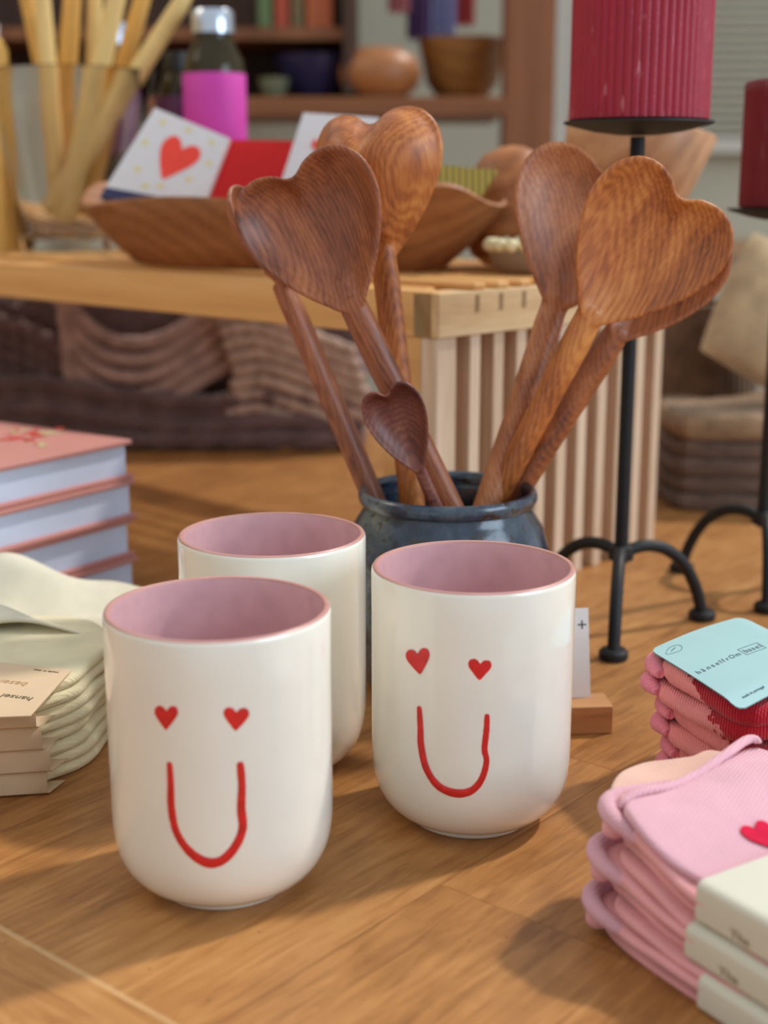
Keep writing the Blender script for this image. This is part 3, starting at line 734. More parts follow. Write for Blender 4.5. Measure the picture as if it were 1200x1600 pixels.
        mt.add(v_, [(2*i, 2*i+1, (2*i+3) % (2*nn), (2*i+2) % (2*nn)) for i in range(nn)])
        mt.add([Vector((.8, .95, 0)), Vector((1.25, .8, 0)), Vector((1.25, .86, 0)), Vector((.8, 1.01, 0))], [(0, 1, 2, 3)])
        obj('lettering', wrap(mt), slate, card, smooth=False)
        ft = MB().tube([cpt(W*.78, Hh*.72, .1), cpt(W*.84, Hh*.72, .14), cpt(W*.86, Hh*.66, .12), cpt(W*.9, Hh*.70, .1)], .05, 8)
        obj('fastener', ft, plain('clear_plastic', (225, 240, 240), .15), card)

# ------------------------------------------------------------------ cream socks with kraft wraps, left
crk = knit('cream_knit', (236, 224, 186), .0009, math.radians(40), .7)
kraft = plain('kraft_paper', (216, 190, 158), .75, .2, .03, 60)
kink = plain('dark_ink', (90, 74, 56), .8); kink2 = plain('pale_brown_ink', (180, 142, 100), .8)
Pl = [(-14.4, 59.3), (-13.7, 62.5), (-13.4, 65.5), (-15, 68.5), (-19, 69.5), (-25, 68), (-26, 62), (-25, 57), (-21, 54.9), (-18, 56.0)]
labs = ['lowest folded pair of cream socks on the table at left', 'second from bottom pair of cream socks in the left stack', 'second from top pair of cream socks in the left stack', 'topmost pair of cream socks carrying the printed kraft label, at left']
th = 1.12
for k in range(4):
    t = thing('cream_socks', (-18.5, 62, k*th), labs[k], 'socks', 'cream sock pairs stacked left')
    sh = Vector(((.25, 0, .1, -.1)[k], (.1, -.1, .15, -.1)[k]))
    pts = [Vector(p)+sh for p in Pl]
    obj('sock', MB().pad(pts, k*th, .6, wr=.1, seed=k*2+11), crk, t)
    obj('sock', MB().pad([p*1.0+Vector((-.12*(k % 2), .1)) for p in pts], k*th+.54, .62, wr=.12, seed=k*2+12), crk, t)
    # kraft wrap: top sheet, folded front edge, under flap
    o_ = Vector((-15.2-.3*(k == 0)+.15*(k == 1), 55.55)); o_ += Vector((0, .9)) if 0 else Vector((0, 0))
    e1 = Vector((-.985, -.17, 0)); e2 = Vector((.28, .96, 0))      # along front edge to the left; towards the back
    z1 = k*th+1.22; z0_ = k*th+.03
    o3 = Vector((-15.1+(.12, .35, .1, -.05)[k], 56.35+(.45, .3, .1, -.1)[k], 0))
    def strip(secs, n=6, L=9):
        v_ = []
        for p in secs:
            for i in range(n+1): v_.append(p+e1*L*i/n)
        m_ = n+1
        return MB().add(v_, [(a_*m_+i, a_*m_+i+1, (a_+1)*m_+i+1, (a_+1)*m_+i) for a_ in range(len(secs)-1) for i in range(n)])
    up = Vector((0, 0, 1))
    secs = [o3+e2*5.2+up*(z1+.02)+Vector((1.2, 0, 0))*0, o3+e2*3+up*(z1+.06), o3+e2*.6+up*(z1+.04), o3+e2*.12+up*(z1-.04), o3+up*(z1-.2), o3+up*(z0_+.12), o3+e2*.15+up*(z0_+.02), o3+e2*1.6+up*(z0_)]
    secs[0:2] = []
    wr_ = obj('kraft_wrap', strip(secs), kraft, t, sharp=50, label='brown kraft paper wrap')
    md = wr_.modifiers.new('s', 'SOLIDIFY'); md.thickness = .0004
    if k == 3:
        # top face label with printing upside down to the camera
        cA = onz(112, 1050, z1); cBp = onz(48, 1122, z1)
        zt = z1+.12
        Mx = frame((0, 0, 0), e1, -e2)     # text direction to the left = upside down
        def tl(txt, px, py, size, m_, nm):
            p = onz(px, py, zt); Mm = Matrix.Translation(Vector((p.x, p.y, zt))) @ frame((0, 0, 0), (-.93, .30, 0), (-.30, -.93, 0))
            obj(nm, text_mesh(txt, size, Mm), m_, wr_, smooth=False)
        card = [pz_ for pz_ in [(cA.x, cA.y), (cBp.x, cBp.y)]]
        poly = [Vector((cBp.x, cBp.y, 0)), Vector((cA.x, cA.y, 0)), Vector((cA.x, cA.y, 0))+Vector((-.94, .28, 0))*9, Vector((cBp.x, cBp.y, 0))+Vector((-.985, -.1, 0))*9]
        obj('label_panel', MB().prism([(p.x, p.y) for p in reversed(poly)], Matrix.Translation((0, 0, zt-.06)), .05), kraft, wr_, smooth=False)
        tl('hansel', 54, 1090, .62, kink, 'lettering')
        tl('basel', 46, 1067, .7, kink2, 'lettering')
        tl('made in italy', 93, 1050, .26, kink, 'lettering')

# ------------------------------------------------------------------ loose cream cloth behind them
def hz(x, y):
    g = lambda cx, cy, sx, sy: math.exp(-((x-cx)/sx)**2-((y-cy)/sy)**2)
    z = 5.6*g(-22.5, 75.5, 4.2, 3.2)+3.6*g(-16.5, 76.5, 3.6, 3)+2.9*g(-12, 79.5, 3.0, 2.2)+4.2*g(-21, 69.5, 5.5, 3.0)+2.6*g(-14.5, 70.5, 2.6, 3.0)
    z += .35*math.sin((x*.8+y*.9))*min(1, z)
    ex = min(1, max(0, (-8.6-x)/1.5)); ey = min(1, max(0, (82.5-y)/1.5)); ef = min(1, max(0, (y-65)/1.5))
    return .12+max(0, z)*ex*ey*(.3+.7*ef)
vs = []; nu, nv = 60, 60
for i in range(nu+1):
    for j in range(nv+1):
        x = -30+(21.5+.5*math.sin(j*.3))*i/nu; y = 66.3+(15.5+.6*math.sin(i*.25))*j/nv
        # stay in front of the books
        lim = 86.2+1.25*(x+16.3)+0*y
        y = min(y, max(70, 78+.0*(x))) if x < -20 else min(y, 78+(x+20)*.45)
        y = min(y, 87.0+1.48*(x+16.4)) if x < -17 else y
        vs.append(Vector((x, y, hz(x, y)+(4.2*max(0, 1-(y-66.3)/3.2) if x < -14.5 else 0)*.9)))
fs = [(i*(nv+1)+j, (i+1)*(nv+1)+j, (i+1)*(nv+1)+j+1, i*(nv+1)+j+1) for i in range(nu) for j in range(nv)]
o = obj('folded_cloth', MB().add(vs, fs), knit('cream_cloth', (222, 214, 192), .0012, 0, .3), base=(-19, 74, 0), sharp=80)
md = o.modifiers.new('s', 'SOLIDIFY'); md.thickness = .0015
tag(o, 'soft rumpled cream cloth lying between the cream socks and pink books', 'cloth')

# ------------------------------------------------------------------ pink books
pk = plain('pink_cover', (196, 134, 126), .55, .3, .03, 40); pg = plain('page_block', (204, 214, 236), .8, .2, .05, 30)
red2 = plain('red_print', (206, 50, 44), .5); crm2 = plain('sage_print', (196, 186, 140), .5)
e1 = Vector((-.56, -.83, 0)).normalized(); e2 = Vector((-.80, .60, 0)); e2 = (e2-e1*e2.dot(e1)).normalized()
cor_ = Vector((-16.4, 88.3, 0)); bt = 2.62
blab = ['lowest pink hardcover book, mostly hidden by the cream cloth', 'second pink book up from the bottom of the stack', 'second pink book down from the top of the stack', 'topmost pink book with red flowers printed on its cover']
for k in range(4):
    z0 = k*bt; c = cor_+Vector(((.1, -.1, .15, 0)[k], 0, 0))
    ctr = c+e1*9+e2*7+Vector((0, 0, z0))
    t = thing('hardcover_book', ctr, blab[k], 'book', 'pink books stacked at left')
    Lx, Ly = 19, 15
    def slab(o_, a0, a1, b0, b1, z_, h_):
        return MB().prism([(a0, b0), (a1, b0), (a1, b1), (a0, b1)], frame(o_+Vector((0, 0, z_)), e2, e1) if 0 else frame(o_+Vector((0, 0, z_)), e1, e2), -h_)
    # frame(e1,e2) has z pointing down or up depending on handedness
    zsgn = frame((0, 0, 0), e1, e2).to_3x3() @ Vector((0, 0, 1))
    def slab(a0, a1, b0, b1, z_, h_):
        return MB().prism([(a0, b0), (a1, b0), (a1, b1), (a0, b1)], frame(c+Vector((0, 0, z_)), e1, e2), h_*(1 if zsgn.z > 0 else -1))
    obj('cover', slab(0, Lx, 0, Ly, z0, .32), pk, t, bevel=.08)
    obj('cover', slab(0, Lx, 0, Ly, z0+bt-.34, .32), pk, t, bevel=.08)
    obj('spine', slab(0, Lx, Ly, Ly+.3, z0, bt-.02), pk, t, bevel=.08)
    obj('pages', slab(.35, Lx-.35, .35, Ly, z0+.32, bt-.66), pg, t, smooth=False)
    if k == 3:
        top = z0+bt
        mbr = MB(); mbc = MB()
        for i in range(22):
            px = random.uniform(10, 95); py = random.uniform(668, 696)
            p = onz(px, py, top); r_ = random.uniform(.3, .8)
            n_ = 7; ph = random.random()*6
            M_ = Matrix.Translation((p.x, p.y, top-.01)) @ Matrix.Rotation(ph, 4, 'Z')
            (mbr if i % 3 else mbc).prism([(r_*math.cos(2*PI*q/10)*(1 if q % 2 else .5), r_*.6*math.sin(2*PI*q/10)*(1 if q % 2 else .5)) for q in range(10)], M_, .02+.002*i)
        obj('flower_print', mbr, red2, t, smooth=False, label='red flower print'); obj('leaf_print', mbc, crm2, t, smooth=False)

# ------------------------------------------------------------------ slatted bench
Cb = Vector((2.9, 83.0, 0)); U = Vector((-.72, .69, 0)).normalized(); V = Vector((-U.y*-1, 0, 0)); V = Vector((.69, .72, 0)).normalized()
ZT = 20.3; BL = 92; BWd = 26.6
pine = wood('pine_long', (192, 130, 70), (222, 166, 100), (238, 190, 130), axis=(0, 0, -math.atan2(U.y, U.x)), scale=14, stretch=.06, dist=2, along='X', rough=.5)
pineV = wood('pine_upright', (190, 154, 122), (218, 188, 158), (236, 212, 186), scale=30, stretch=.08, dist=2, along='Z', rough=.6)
pineE = wood('pine_end', (180, 140, 92), (216, 180, 132), (232, 204, 164), axis=(0, 0, -math.atan2(V.y, V.x)), scale=26, stretch=.1, dist=2, along='X', rough=.6)
t = thing('slatted_bench', Cb+U*40+V*13, 'low pine slatted bench standing on the table behind the crock', 'bench')
def bbox_(u0, u1, v0, v1, z0, z1):
    M_ = frame(Cb+Vector((0, 0, z0)), U, -V)       # z up?
    R = Matrix((U, V, Vector((0, 0, 1)))).transposed()
    c = Cb+U*(u0+u1)/2+V*(v0+v1)/2+Vector((0, 0, (z0+z1)/2))
    return MB().box(c, (u1-u0, v1-v0, z1-z0), R)
obj('side_rail', bbox_(0, BL, 0, 1.6, ZT-2.75, ZT), pine, t, bevel=.08, smooth=False)
obj('side_rail', bbox_(0, BL, BWd-1.6, BWd, ZT-2.75, ZT), pine, t, bevel=.08, smooth=False)
obj('end_rail', bbox_(-.5, 1.6, 0, BWd, ZT-2.75, ZT-.05), pineE, t, bevel=.08, smooth=False)
pitch = 2.31
for k in range(11):
    v0 = .9+k*pitch
    obj('top_slat', bbox_(-.45, BL, v0+.1, v0+1.3, ZT-.06, ZT+.42) if 0 < k else bbox_(2, BL, 1.7, 2.6, ZT-1.6, ZT+.1), pineE if 0 else pine, t, bevel=.18, smooth=False)
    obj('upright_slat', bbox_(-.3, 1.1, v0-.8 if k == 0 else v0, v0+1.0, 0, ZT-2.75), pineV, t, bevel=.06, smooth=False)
for k in range(11):
    v0 = .9+k*pitch
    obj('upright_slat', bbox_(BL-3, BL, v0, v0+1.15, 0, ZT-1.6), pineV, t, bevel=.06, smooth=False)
obj('gap_shade_panel', bbox_(1.15, 2.0, .3, BWd-.3, 1.0, ZT-2.0), wood('gap_shade_brown', (112, 66, 38), (146, 92, 56), (170, 112, 72), scale=30, stretch=.08, dist=2, along='Z', rough=.7), t, smooth=False)  # added panel, its brown stands in for the shade between the slats
obj('corner_post', bbox_(.9, 4.2, .1, 1.5, 0, ZT-2.75), pine, t, bevel=.06, smooth=False)
mb = MB()
for k in range(1, 10):
    v0 = .9+k*pitch+.2
    b_ = bbox_(-.53, -.45, v0, v0+.35, ZT-1.35, ZT-.3); mb.add(b_.v, b_.f)
obj('joint_plug', mb, plain('dark_endgrain', (150, 116, 78), .8), t, smooth=False)

# ------------------------------------------------------------------ dough bowl with boxes
bowlw = wood('bowl_wood', (118, 70, 36), (156, 98, 54), (182, 122, 70), scale=22, stretch=.15, dist=2, along='X', rough=.6)
bc = Vector((-7.4, 106.2, 0)); bdir = Vector((-32.7, 23, 0)).normalized(); bper = Vector((-bdir.y, bdir.x, 0))
t = thing('dough_bowl', (bc.x, bc.y, ZT+.1), 'long hand carved wooden bowl with wavy rim on the pine bench', 'bowl')
vs = []; n = 96; prof = [(0, 0), (.35, 0), (.66, 0), (.74, .05), (.84, .35), (.93, .7), (1, 1), (.985, 1.05), (.95, .98), (.88, .7), (.78, .38), (.64, .12), (.3, .1), (0, .1)]
ZB = ZT+.35
for i in range(n):
    a = 2*PI*i/n
    rx = 18.2*(1+.02*math.sin(3*a)); ry = 9.4*(1+.06*math.sin(2*a+1))
    hgt = 4.5+.6*math.sin(5*a+.9)+.2*math.cos(7*a)+.75*abs(math.cos(a))**3
    for r, z in prof:
        sx = math.copysign(abs(math.cos(a))**.85, math.cos(a)); sy = math.copysign(abs(math.sin(a))**.85, math.sin(a))
        vs.append(bc+bdir*rx*r*sx+bper*ry*r*sy+Vector((0, 0, ZB+z*hgt)))
m_ = len(prof)
fs = [(i*m_+k, ((i+1) % n)*m_+k, ((i+1) % n)*m_+k+1, i*m_+k+1) for i in range(n) for k in range(m_-1)]
obj('bowl_body', MB().add(vs, fs), bowlw, t, sharp=60)
def card_box(px4, Y, th_, m, name, label, cat_, tilt=0):
    """flat box from its four front corners (tl,tr,br,bl)"""
    P = [at(x, y, Y+dy) for (x, y, dy) in px4]
    nr = (P[1]-P[0]).cross(P[3]-P[0]).normalized()
    P[2] = P[2]-nr*(P[2]-P[0]).dot(nr)
    if nr.y < 0: nr = -nr
    q = [p+nr*th_ for p in P]
    c = (P[2]+P[3])/2
    t = thing(name, c, label, cat_)
    o = obj('box_body', MB().add(P+q, [(0, 3, 2, 1), (4, 5, 6, 7), (0, 1, 5, 4), (1, 2, 6, 5), (2, 3, 7, 6), (3, 0, 4, 7)]), m, t, smooth=False)
    return t, P, nr, o
wht = plain('white_box_card', (226, 224, 226), .6, .3, .02); redc = plain('bright_red_card', (222, 34, 34), .5, .3, .04); navy = plain('navy_card', (52, 52, 92), .6)
orr = plain('coral_red_print', (250, 70, 52), .5); gold = plain('pale_gold_print', (232, 216, 140), .5)
t, P, nr, o = card_box([(242, 168, 0), (358, 216, -.5), (318, 318, -2.0), (165, 292, -1.2)], 110, 2.2, wht, 'gift_box', 'white small box with red heart and gold dots in the carved bowl', 'box')
def onface(P, nr, u, v, e=.03): return P[0]*(1-u)*(1-v)+P[1]*u*(1-v)+P[2]*u*v+P[3]*(1-u)*v-nr*e
hs = [(.5+x*.46+.02, .5-y*.55) for x, y in rot2(heart2d(32), -.12)]
obj('heart_print', MB().add([onface(P, nr, u, v) for u, v in hs], [tuple(range(len(hs)))]), orr, t, smooth=False, label='red heart')
mb = MB()
for (u, v) in ((.18, .12), (.5, .1), (.82, .14), (.12, .4), (.88, .42), (.2, .72), (.5, .86), (.75, .7), (.36, .9)):
    mb.add([onface(P, nr, u+.035*math.cos(q), v+.035*math.sin(q)) for q in [2*PI*i/10 for i in range(10)]], [tuple(range(10))])
obj('gold_dots', mb, gold, t, smooth=False)
dn = (P[3]-P[0]).normalized()
P2 = [P[3]+nr*.02+dn*.02, P[2]+nr*.02+dn*.02, P[2]+nr*.02+dn*.9, P[3]+nr*.02+dn*.9]
obj('base_edge', MB().add(P2+[p+nr*2.1 for p in P2], [(0, 3, 2, 1), (4, 5, 6, 7), (0, 1, 5, 4), (1, 2, 6, 5), (2, 3, 7, 6), (3, 0, 4, 7)]), navy, t, smooth=False, label='navy lower edge')
card_box([(352, 218, 0), (470, 220, 0), (450, 330, -1), (310, 318, -1)], 110.5, 1.6, redc, 'gift_box', 'plain bright red small box between two white ones in the bowl', 'box')
t, P, nr, o = card_box([(474, 176, 0), (592, 184, 0), (560, 330, -1), (434, 300, -1)], 106.5, 1.8, wht, 'gift_box', 'white small box with red writing behind the front left spoon', 'box')
mb = MB()
for k in range(3):
    w_ = [onface(P, nr, .30+.1*k+.05*math.cos(q*1.0), .40-.04*k+.09*math.sin(2*q), .05) for q in [PI*i/8 for i in range(9)]]
    mb.tube(w_, .12, 6)
obj('writing', mb, orr, t)
def stripe_mat():
    m, n, l, b = newmat('gold_striped_wrap')
    tc = N(n, 'ShaderNodeTexCoord'); wv = N(n, 'ShaderNodeTexWave'); wv.inputs['Scale'].default_value = 70; wv.bands_direction = 'X'; l.new(tc.outputs['Object'], wv.inputs['Vector'])
    r = ramp(n, [(.3, lin((112, 100, 52))), (.6, lin((196, 170, 66)))]); l.new(wv.outputs[0], r.inputs[0]); l.new(r.outputs[0], b.inputs['Base Color']); b.inputs['Roughness'].default_value = .4; return m
t, P, nr, o = card_box([(676, 256, 0), (778, 266, 0), (740, 325, -.8), (676, 322, -.8)], 97.5, 2.0, stripe_mat(), 'wrapped_gift', 'gold striped small packet lying in the right end of the bowl', 'packet')

# ------------------------------------------------------------------ wooden hearts and bowls behind the spoons
def turned(name, c, prof, m, lab, cat_, tilt=(0, 0), n=64):
    R = (Matrix.Rotation(tilt[0], 3, 'X') @ Matrix.Rotation(tilt[1], 3, 'Y'))
    return tag(obj(name, MB().lathe(prof, c, n, M=R), m, base=c, sharp=60), lab, cat_)
wb1 = wood('bowl_wood_orange', (120, 66, 30), (172, 104, 54), (206, 140, 84), scale=26, along='X', axis=(.4, .3, .2), stretch=.3)
wb2 = wood('bowl_wood_pale', (150, 96, 58), (196, 142, 98), (220, 172, 130), scale=20, along='X', axis=(.1, .8, .2), stretch=.3)
# big tilted bowl at right, standing on the bench end
c = onz(985, 418, ZT+.1); c = Vector((16.2, 104, ZT+.55))
turned('wooden_bowl', c, [(0, 0), (2.2, 0), (2.8, .4), (3.9, 3.2), (4.9, 7), (5.5, 10.6), (5.3, 10.8), (4.5, 7.4), (3.5, 3.6), (2, 1), (0, .8)], wb2, 'deep pale brown wooden bowl behind the largest heart spoon', 'bowl', (math.radians(2), math.radians(14)))
c = Vector((9.3, 102.5, ZT+.6))
mb = MB().lathe([(0, 0), (1.8, 0), (2.8, .8), (3.3, 2.6), (3.2, 4.6), (2.9, 6.4), (2.0, 7.8), (.8, 8.4), (0, 8.5)], c, 48, rf=lambda a, r, z: r*(1+.06*math.cos(2*a)))
tag(obj('wooden_vase', mb, wb1, base=c), 'rounded orange brown turned wooden form on the bench right of the bowl', 'wooden ornament')
# small crocheted dish
c = Vector((9.8, 95.0, ZT+.35))
t = thing('beaded_dish', c, 'small grey brown dish edged with cream beads on the bench corner', 'dish')
obj('dish', MB().lathe([(0, 0), (1.6, 0), (2.4, .6), (2.75, 1.5), (2.65, 1.6), (2.2, .9), (0, .3)], c, 40), plain('grey_brown_clay', (150, 126, 104), .7), t)
mb = MB()
for i in range(18):
    a = 2*PI*i/18; q = Vector((c.x+2.65*math.cos(a), c.y+2.65*math.sin(a), c.z+2.0))
    mb.lathe([(.46*math.sin(PI*j/8), -.46*math.cos(PI*j/8)) for j in range(9)], q, 12)
obj('bead_edge', mb, plain('cream_beads', (232, 220, 176), .6), t, label='ring of cream beads')

# ------------------------------------------------------------------ glass vase with beeswax tapers
gc = Vector((at(115, 300, 132).x, 132, ZT+.35))
t = thing('glass_vase', gc, 'clear flared glass vase full of beeswax candles on the bench', 'vase')
obj('glass', MB().lathe([(0, 0), (4.4, 0), (4.7, .2), (4.9, 1), (5.6, 5), (6.6, 10.5), (7.75, 15.9), (7.9, 16.15), (7.65, 16.1), (6.3, 10.4), (5.3, 5), (4.6, 1.6), (4.2, 1.35), (0, 1.3)], gc, 96), glass('clear_glass'), t, sharp=70)
bee = plain('beeswax', (222, 172, 88), .55, .4, .08, 40, sss=.1); bee2 = plain('beeswax_ivory', (230, 196, 126), .55, .4, .06, 40)
tapers = [((62, -60, 131), (92, 335, 132), .95, 'far left inside the vase'), ((118, -70, 134), (88, 345, 133), 1.05, 'second from left in the vase'), ((195, -60, 130), (100, 350, 130.5), 1.1, 'leaning gently right through the vase centre'),
          ((238, -60, 133.5), (128, 340, 133), 1.0, 'behind the two right-leaning ones'), ((300, -22, 129.5), (78, 330, 130.8), 1.05, 'leaning furthest right, front of the vase'), ((30, -60, 134), (118, 345, 134.2), .9, 'crossing behind, leaning left'), ((150, -70, 136), (140, 350, 134.5), .9, 'upright at the back of the vase')]
for i, (a_, b_, r_, wh) in enumerate(tapers):
    p0 = at(*b_); p1 = at(*a_)
    # stay above the vase floor
    d = (p1-p0).normalized(); p0 = p0+d*max(0, (gc.z+2.4-p0.z)/d.z)
    L = (p1-p0).length
    t = thing('taper_candle', p0, 'beeswax taper candle '+wh, 'candle', 'beeswax tapers in the glass vase')
    obj('wax', MB().tube([p0, p0+d*.3, p0+d*L*.5, p0+d*L*.92, p0+d*L*.99, p0+d*L], [r_*.8, r_, r_*.92, r_*.74, r_*.5, .15], 20), bee if i % 2 else bee2, t)
    obj('wick', MB().tube([p0+d*(L-.1), p0+d*(L+1.2)], .07, 6), paper, t)
for i, (x0, Y_) in enumerate(((-6, 127), (16, 131))):
    p = at(x0, 375, Y_); p.z = ZT+.35
    t = thing('taper_candle', p, ('beeswax candle standing left of the vase at the photo edge', 'beeswax candle standing between the photo edge and the vase')[i], 'candle', 'beeswax candles beside the vase')
    obj('wax', MB().tube([p, p+Vector((0, 0, 10)), p+Vector((0, 0, 18)), p+Vector((0, 0, 19))], [.95, .95, .8, .2], 20), bee, t)
    obj('wick', MB().tube([p+Vector((0, 0, 18.8)), p+Vector((.1, 0, 20.2))], .07, 6), paper, t)

# ------------------------------------------------------------------ dark bottles
def bottle(cx, cy, r, h, lidr, label, lab=None, lm=None, capm=None):
    z = ZT+.35
    t = thing('dark_bottle', (cx, cy, z), label, 'bottle')
    obj('glass', MB().lathe([(0, 0), (r*.9, 0), (r, .4), (r, h*.74), (r*.93, h*.8), (r*.62, h*.88), (lidr*.9, h*.9), (lidr*.9, h*.93), (0, h*.93)], (cx, cy, z), 64), olive, t, sharp=60)
    obj('cap', MB().lathe([(lidr, h*.905), (lidr, h*.985), (lidr*.9, h), (0, h)], (cx, cy, z), 48), capm, t, sharp=50)
    if lab: obj('label', MB().lathe([(r+.02, lab[0]), (r+.06, lab[0]+.05), (r+.06, lab[1]-.05), (r+.02, lab[1])], (cx, cy, z), 64), lm, t)
olive = plain('dark_olive_glass', (48, 38, 12), .12, .4, .3, 30)
silver = plain('silver_cap', (205, 212, 225), .2, .5, .03, metal=.9)
mag = plain('magenta_label', (206, 66, 166), .55, .3, .05, 30)
X_ = at(335, 200, 128).x
bottle(X_+.1, 128, 2.75, 21.0, 1.9, 'dark bottle with magenta label and silver cap behind the boxes', (6.5, 15.6), mag, silver)
tt = 0
bottle(at(185, 200, 142).x, 142, 2.6, 21.5, 1.3, 'dark bottle with bluish cap behind the candle vase', (9, 15), plain('purple_label', (120, 52, 110), .5), plain('blue_grey_cap', (170, 192, 220), .3, metal=.6))
bottle(at(278, 200, 134).x, 134, 2.0, 18, 1.2, 'dark narrow bottle between the vase and magenta labelled bottle', (9, 14), plain('plum_label', (96, 40, 84), .5), plain('black_cap', (30, 26, 24), .4))

# ------------------------------------------------------------------ chunky knitted blankets behind/under the bench
wool = [knit('mauve_wool', (184, 148, 134), .004, .4, .9, var=.25), knit('dark_mauve_wool', (112, 84, 80), .004, .9, .9, var=.25), knit('light_mauve_wool', (196, 162, 140), .004, .2, .9, var=.25)]
def roll(name, paths, r, m, base, lab):
    mb = MB()
    for p in paths: mb.tube(spline(p, 8), r, 10)
    return tag(obj(name, mb, m, base=base), lab, 'blanket', 'brown knitted throws under the bench')
def ribs(name, m, base, lab, spec, bead=.16):
    mb = MB()
    for pts, r in spec:
        P = spline(pts, 10); n_ = len(P)
        for q in P: q.z = max(q.z, r*1.2)
        mb.tube(P, [r*(1+bead*math.sin(i*1.35))*min(1, .5+.25*min(i, n_-1-i)) for i in range(n_)], 12)
    return tag(obj(name, mb, m, base=base), lab, 'blanket', 'brown knitted throws under the bench')
def arc(pts, Y, dx=0, dy=0): return [at(x+dx, y+dy, Y) for x, y in pts]
# a bulky dark folded throw fills the back, resting on the table
c0 = Vector((-13, 151, 0))
for k, (zz_, hh2, lab_) in enumerate(((0, 5.0, 'lowest dark folded throw at the back under the bench'), (4.9, 5.0, 'middle dark folded throw at the back under the bench'), (9.8, 5.2, 'upper dark folded throw at the back under the bench'))):
    out_ = [(c0.x+x, c0.y+y) for x, y in ((-34, -3), (-30, -6), (-10, -6.5), (8, -6), (11, -3), (11, 4), (8, 6), (-30, 6), (-34, 3))]
    tag(obj('folded_throw', MB().pad(out_, zz_, hh2, wr=.8, seed=k+70), wool[1], base=(c0.x, c0.y, zz_)), lab_, 'blanket', 'dark folded throws at the back')
Yb = 140.5
sp_ = []
for k in range(5): sp_.append((arc(((-60, 598), (60, 592), (200, 612), (320, 622), (440, 610), (570, 622)), Yb+(k % 2)*.5-k*.2, 0, 8+k*20), .95))
ribs('knitted_throw', wool[1], at(250, 700, Yb), 'lowest dark mauve chunky knitted throw lying beneath the bench', sp_)
sp_ = []
for k in range(5): sp_.append((arc(((70+k*8, 480), (110, 545), (165, 582), (235, 580), (310, 535), (400, 462+k*5)), 141.5-k*.1, 14-k*2, -50+k*27), .74))
ribs('knitted_throw', wool[0], at(230, 600, 138), 'chunky knitted throw folded in a hanging U-shaped loop under the bench', sp_, .03)
sp_ = []
for k in range(8): sp_.append((arc(((335, 492), (385, 484), (440, 500), (500, 524), (555, 545)), 139.5+.12*k, k*7 if k < 4 else 28-(k-4)*4, 6+k*21), .68))
ribs('knitted_throw', wool[2], at(450, 640, 136), 'lighter ribbed knitted throw bulging behind the spoon handles', sp_, .09)
sp_ = []
for k in range(5): sp_.append((arc(((-70, 510), (-20, 500), (40, 512), (90, 535), (150, 575)), 142+k*.2, -10, k*24), .9))
ribs('knitted_throw', wool[1], at(20, 600, 147), 'dark knitted throw under the bench at the left photo edge', sp_)

# ------------------------------------------------------------------ woven mats and cushion at right
mats = [knit('mat_brown', (112, 88, 74), .005, .3, 1, var=.25), knit('mat_tan', (160, 128, 96), .005, .3, 1, var=.25)]
mc = at(1165, 800, 117); mc = Vector((mc.x, 117, 0))
ml = ['lowest dark woven mat in the stack at the right edge', 'second dark woven mat from the bottom at the right edge', 'third dark woven mat from the bottom at the right edge', 'fourth dark woven mat just below the tan one', 'tan woven mat on top of the dark mats']
zz = 0
for k in range(5):
    h_ = (1.5, 1.5, 1.5, 1.6, 2.3)[k]; s_ = (1, .98, 1.0, .97, 1.0)[k]
    out_ = [(mc.x+s_*x, mc.y+s_*y) for x, y in ((-7.4, -3), (-5, -5), (5, -6), (16, -5), (18, 0), (16, 8), (5, 10), (-5, 9), (-7.4, 5))]
    mm = MB().pad(out_, zz, h_, wr=.18, seed=k+30)
    tag(obj('woven_mat', mm, mats[k == 4], base=(mc.x, mc.y, zz)), ml[k], 'mat', 'woven mats stacked at right'); zz += h_*.97
# beige cushion leaning on the stack
cu = []
mb = MB(); n1 = 24
Mx = frame((mc.x+4.8, mc.y+1.5, zz+6.0), Matrix.Rotation(math.radians(28), 3, 'Y') @ Vector((1, 0, 0)), (0, .35, 1))
vs = []; fs = []
for s_ in (1, -1):
    for i in range(n1+1):
        for j in range(n1+1):
            u = -1+2*i/n1; v = -1+2*j/n1
            th_ = 2.6*((1-abs(u)**2.4)*(1-abs(v)**2.4))**.5
            k_ = 1-.07*(1-max(abs(u), abs(v)))
            q = Mx @ Vector((u*8.5*(1-.05*v*v), v*6.2*(1-.05*u*u), s_*th_)); q.z = max(q.z, zz+.15+0*th_); vs.append(q)
n2 = (n1+1)**2
for i in range(n1):
    for j in range(n1):
        a_ = i*(n1+1)+j; q = (a_, a_+n1+1, a_+n1+2, a_+1); fs.append(q); fs.append(tuple(x+n2 for x in reversed(q)))
tag(obj('beige_cushion', MB().add(vs, fs), knit('hessian', (186, 158, 122), .003, .3, .7, var=.15), base=(mc.x+4.8, mc.y, zz)), 'beige woven cushion leaning on top of the mats at right', 'cushion')
c = at(1080, 640, 128); c.z = 0
tag(obj('round_basket', MB().lathe([(0, 0), (4, 0), (5.6, 3), (6, 7), (5.4, 12), (4.0, 16), (3.6, 16.2), (4.8, 12), (5.2, 7), (3.5, 1), (0, 1)], c, 48), knit('dark_wicker', (112, 84, 62), .006, 0, 1, var=.3), base=c), 'dark round wicker basket behind the woven mats', 'basket')

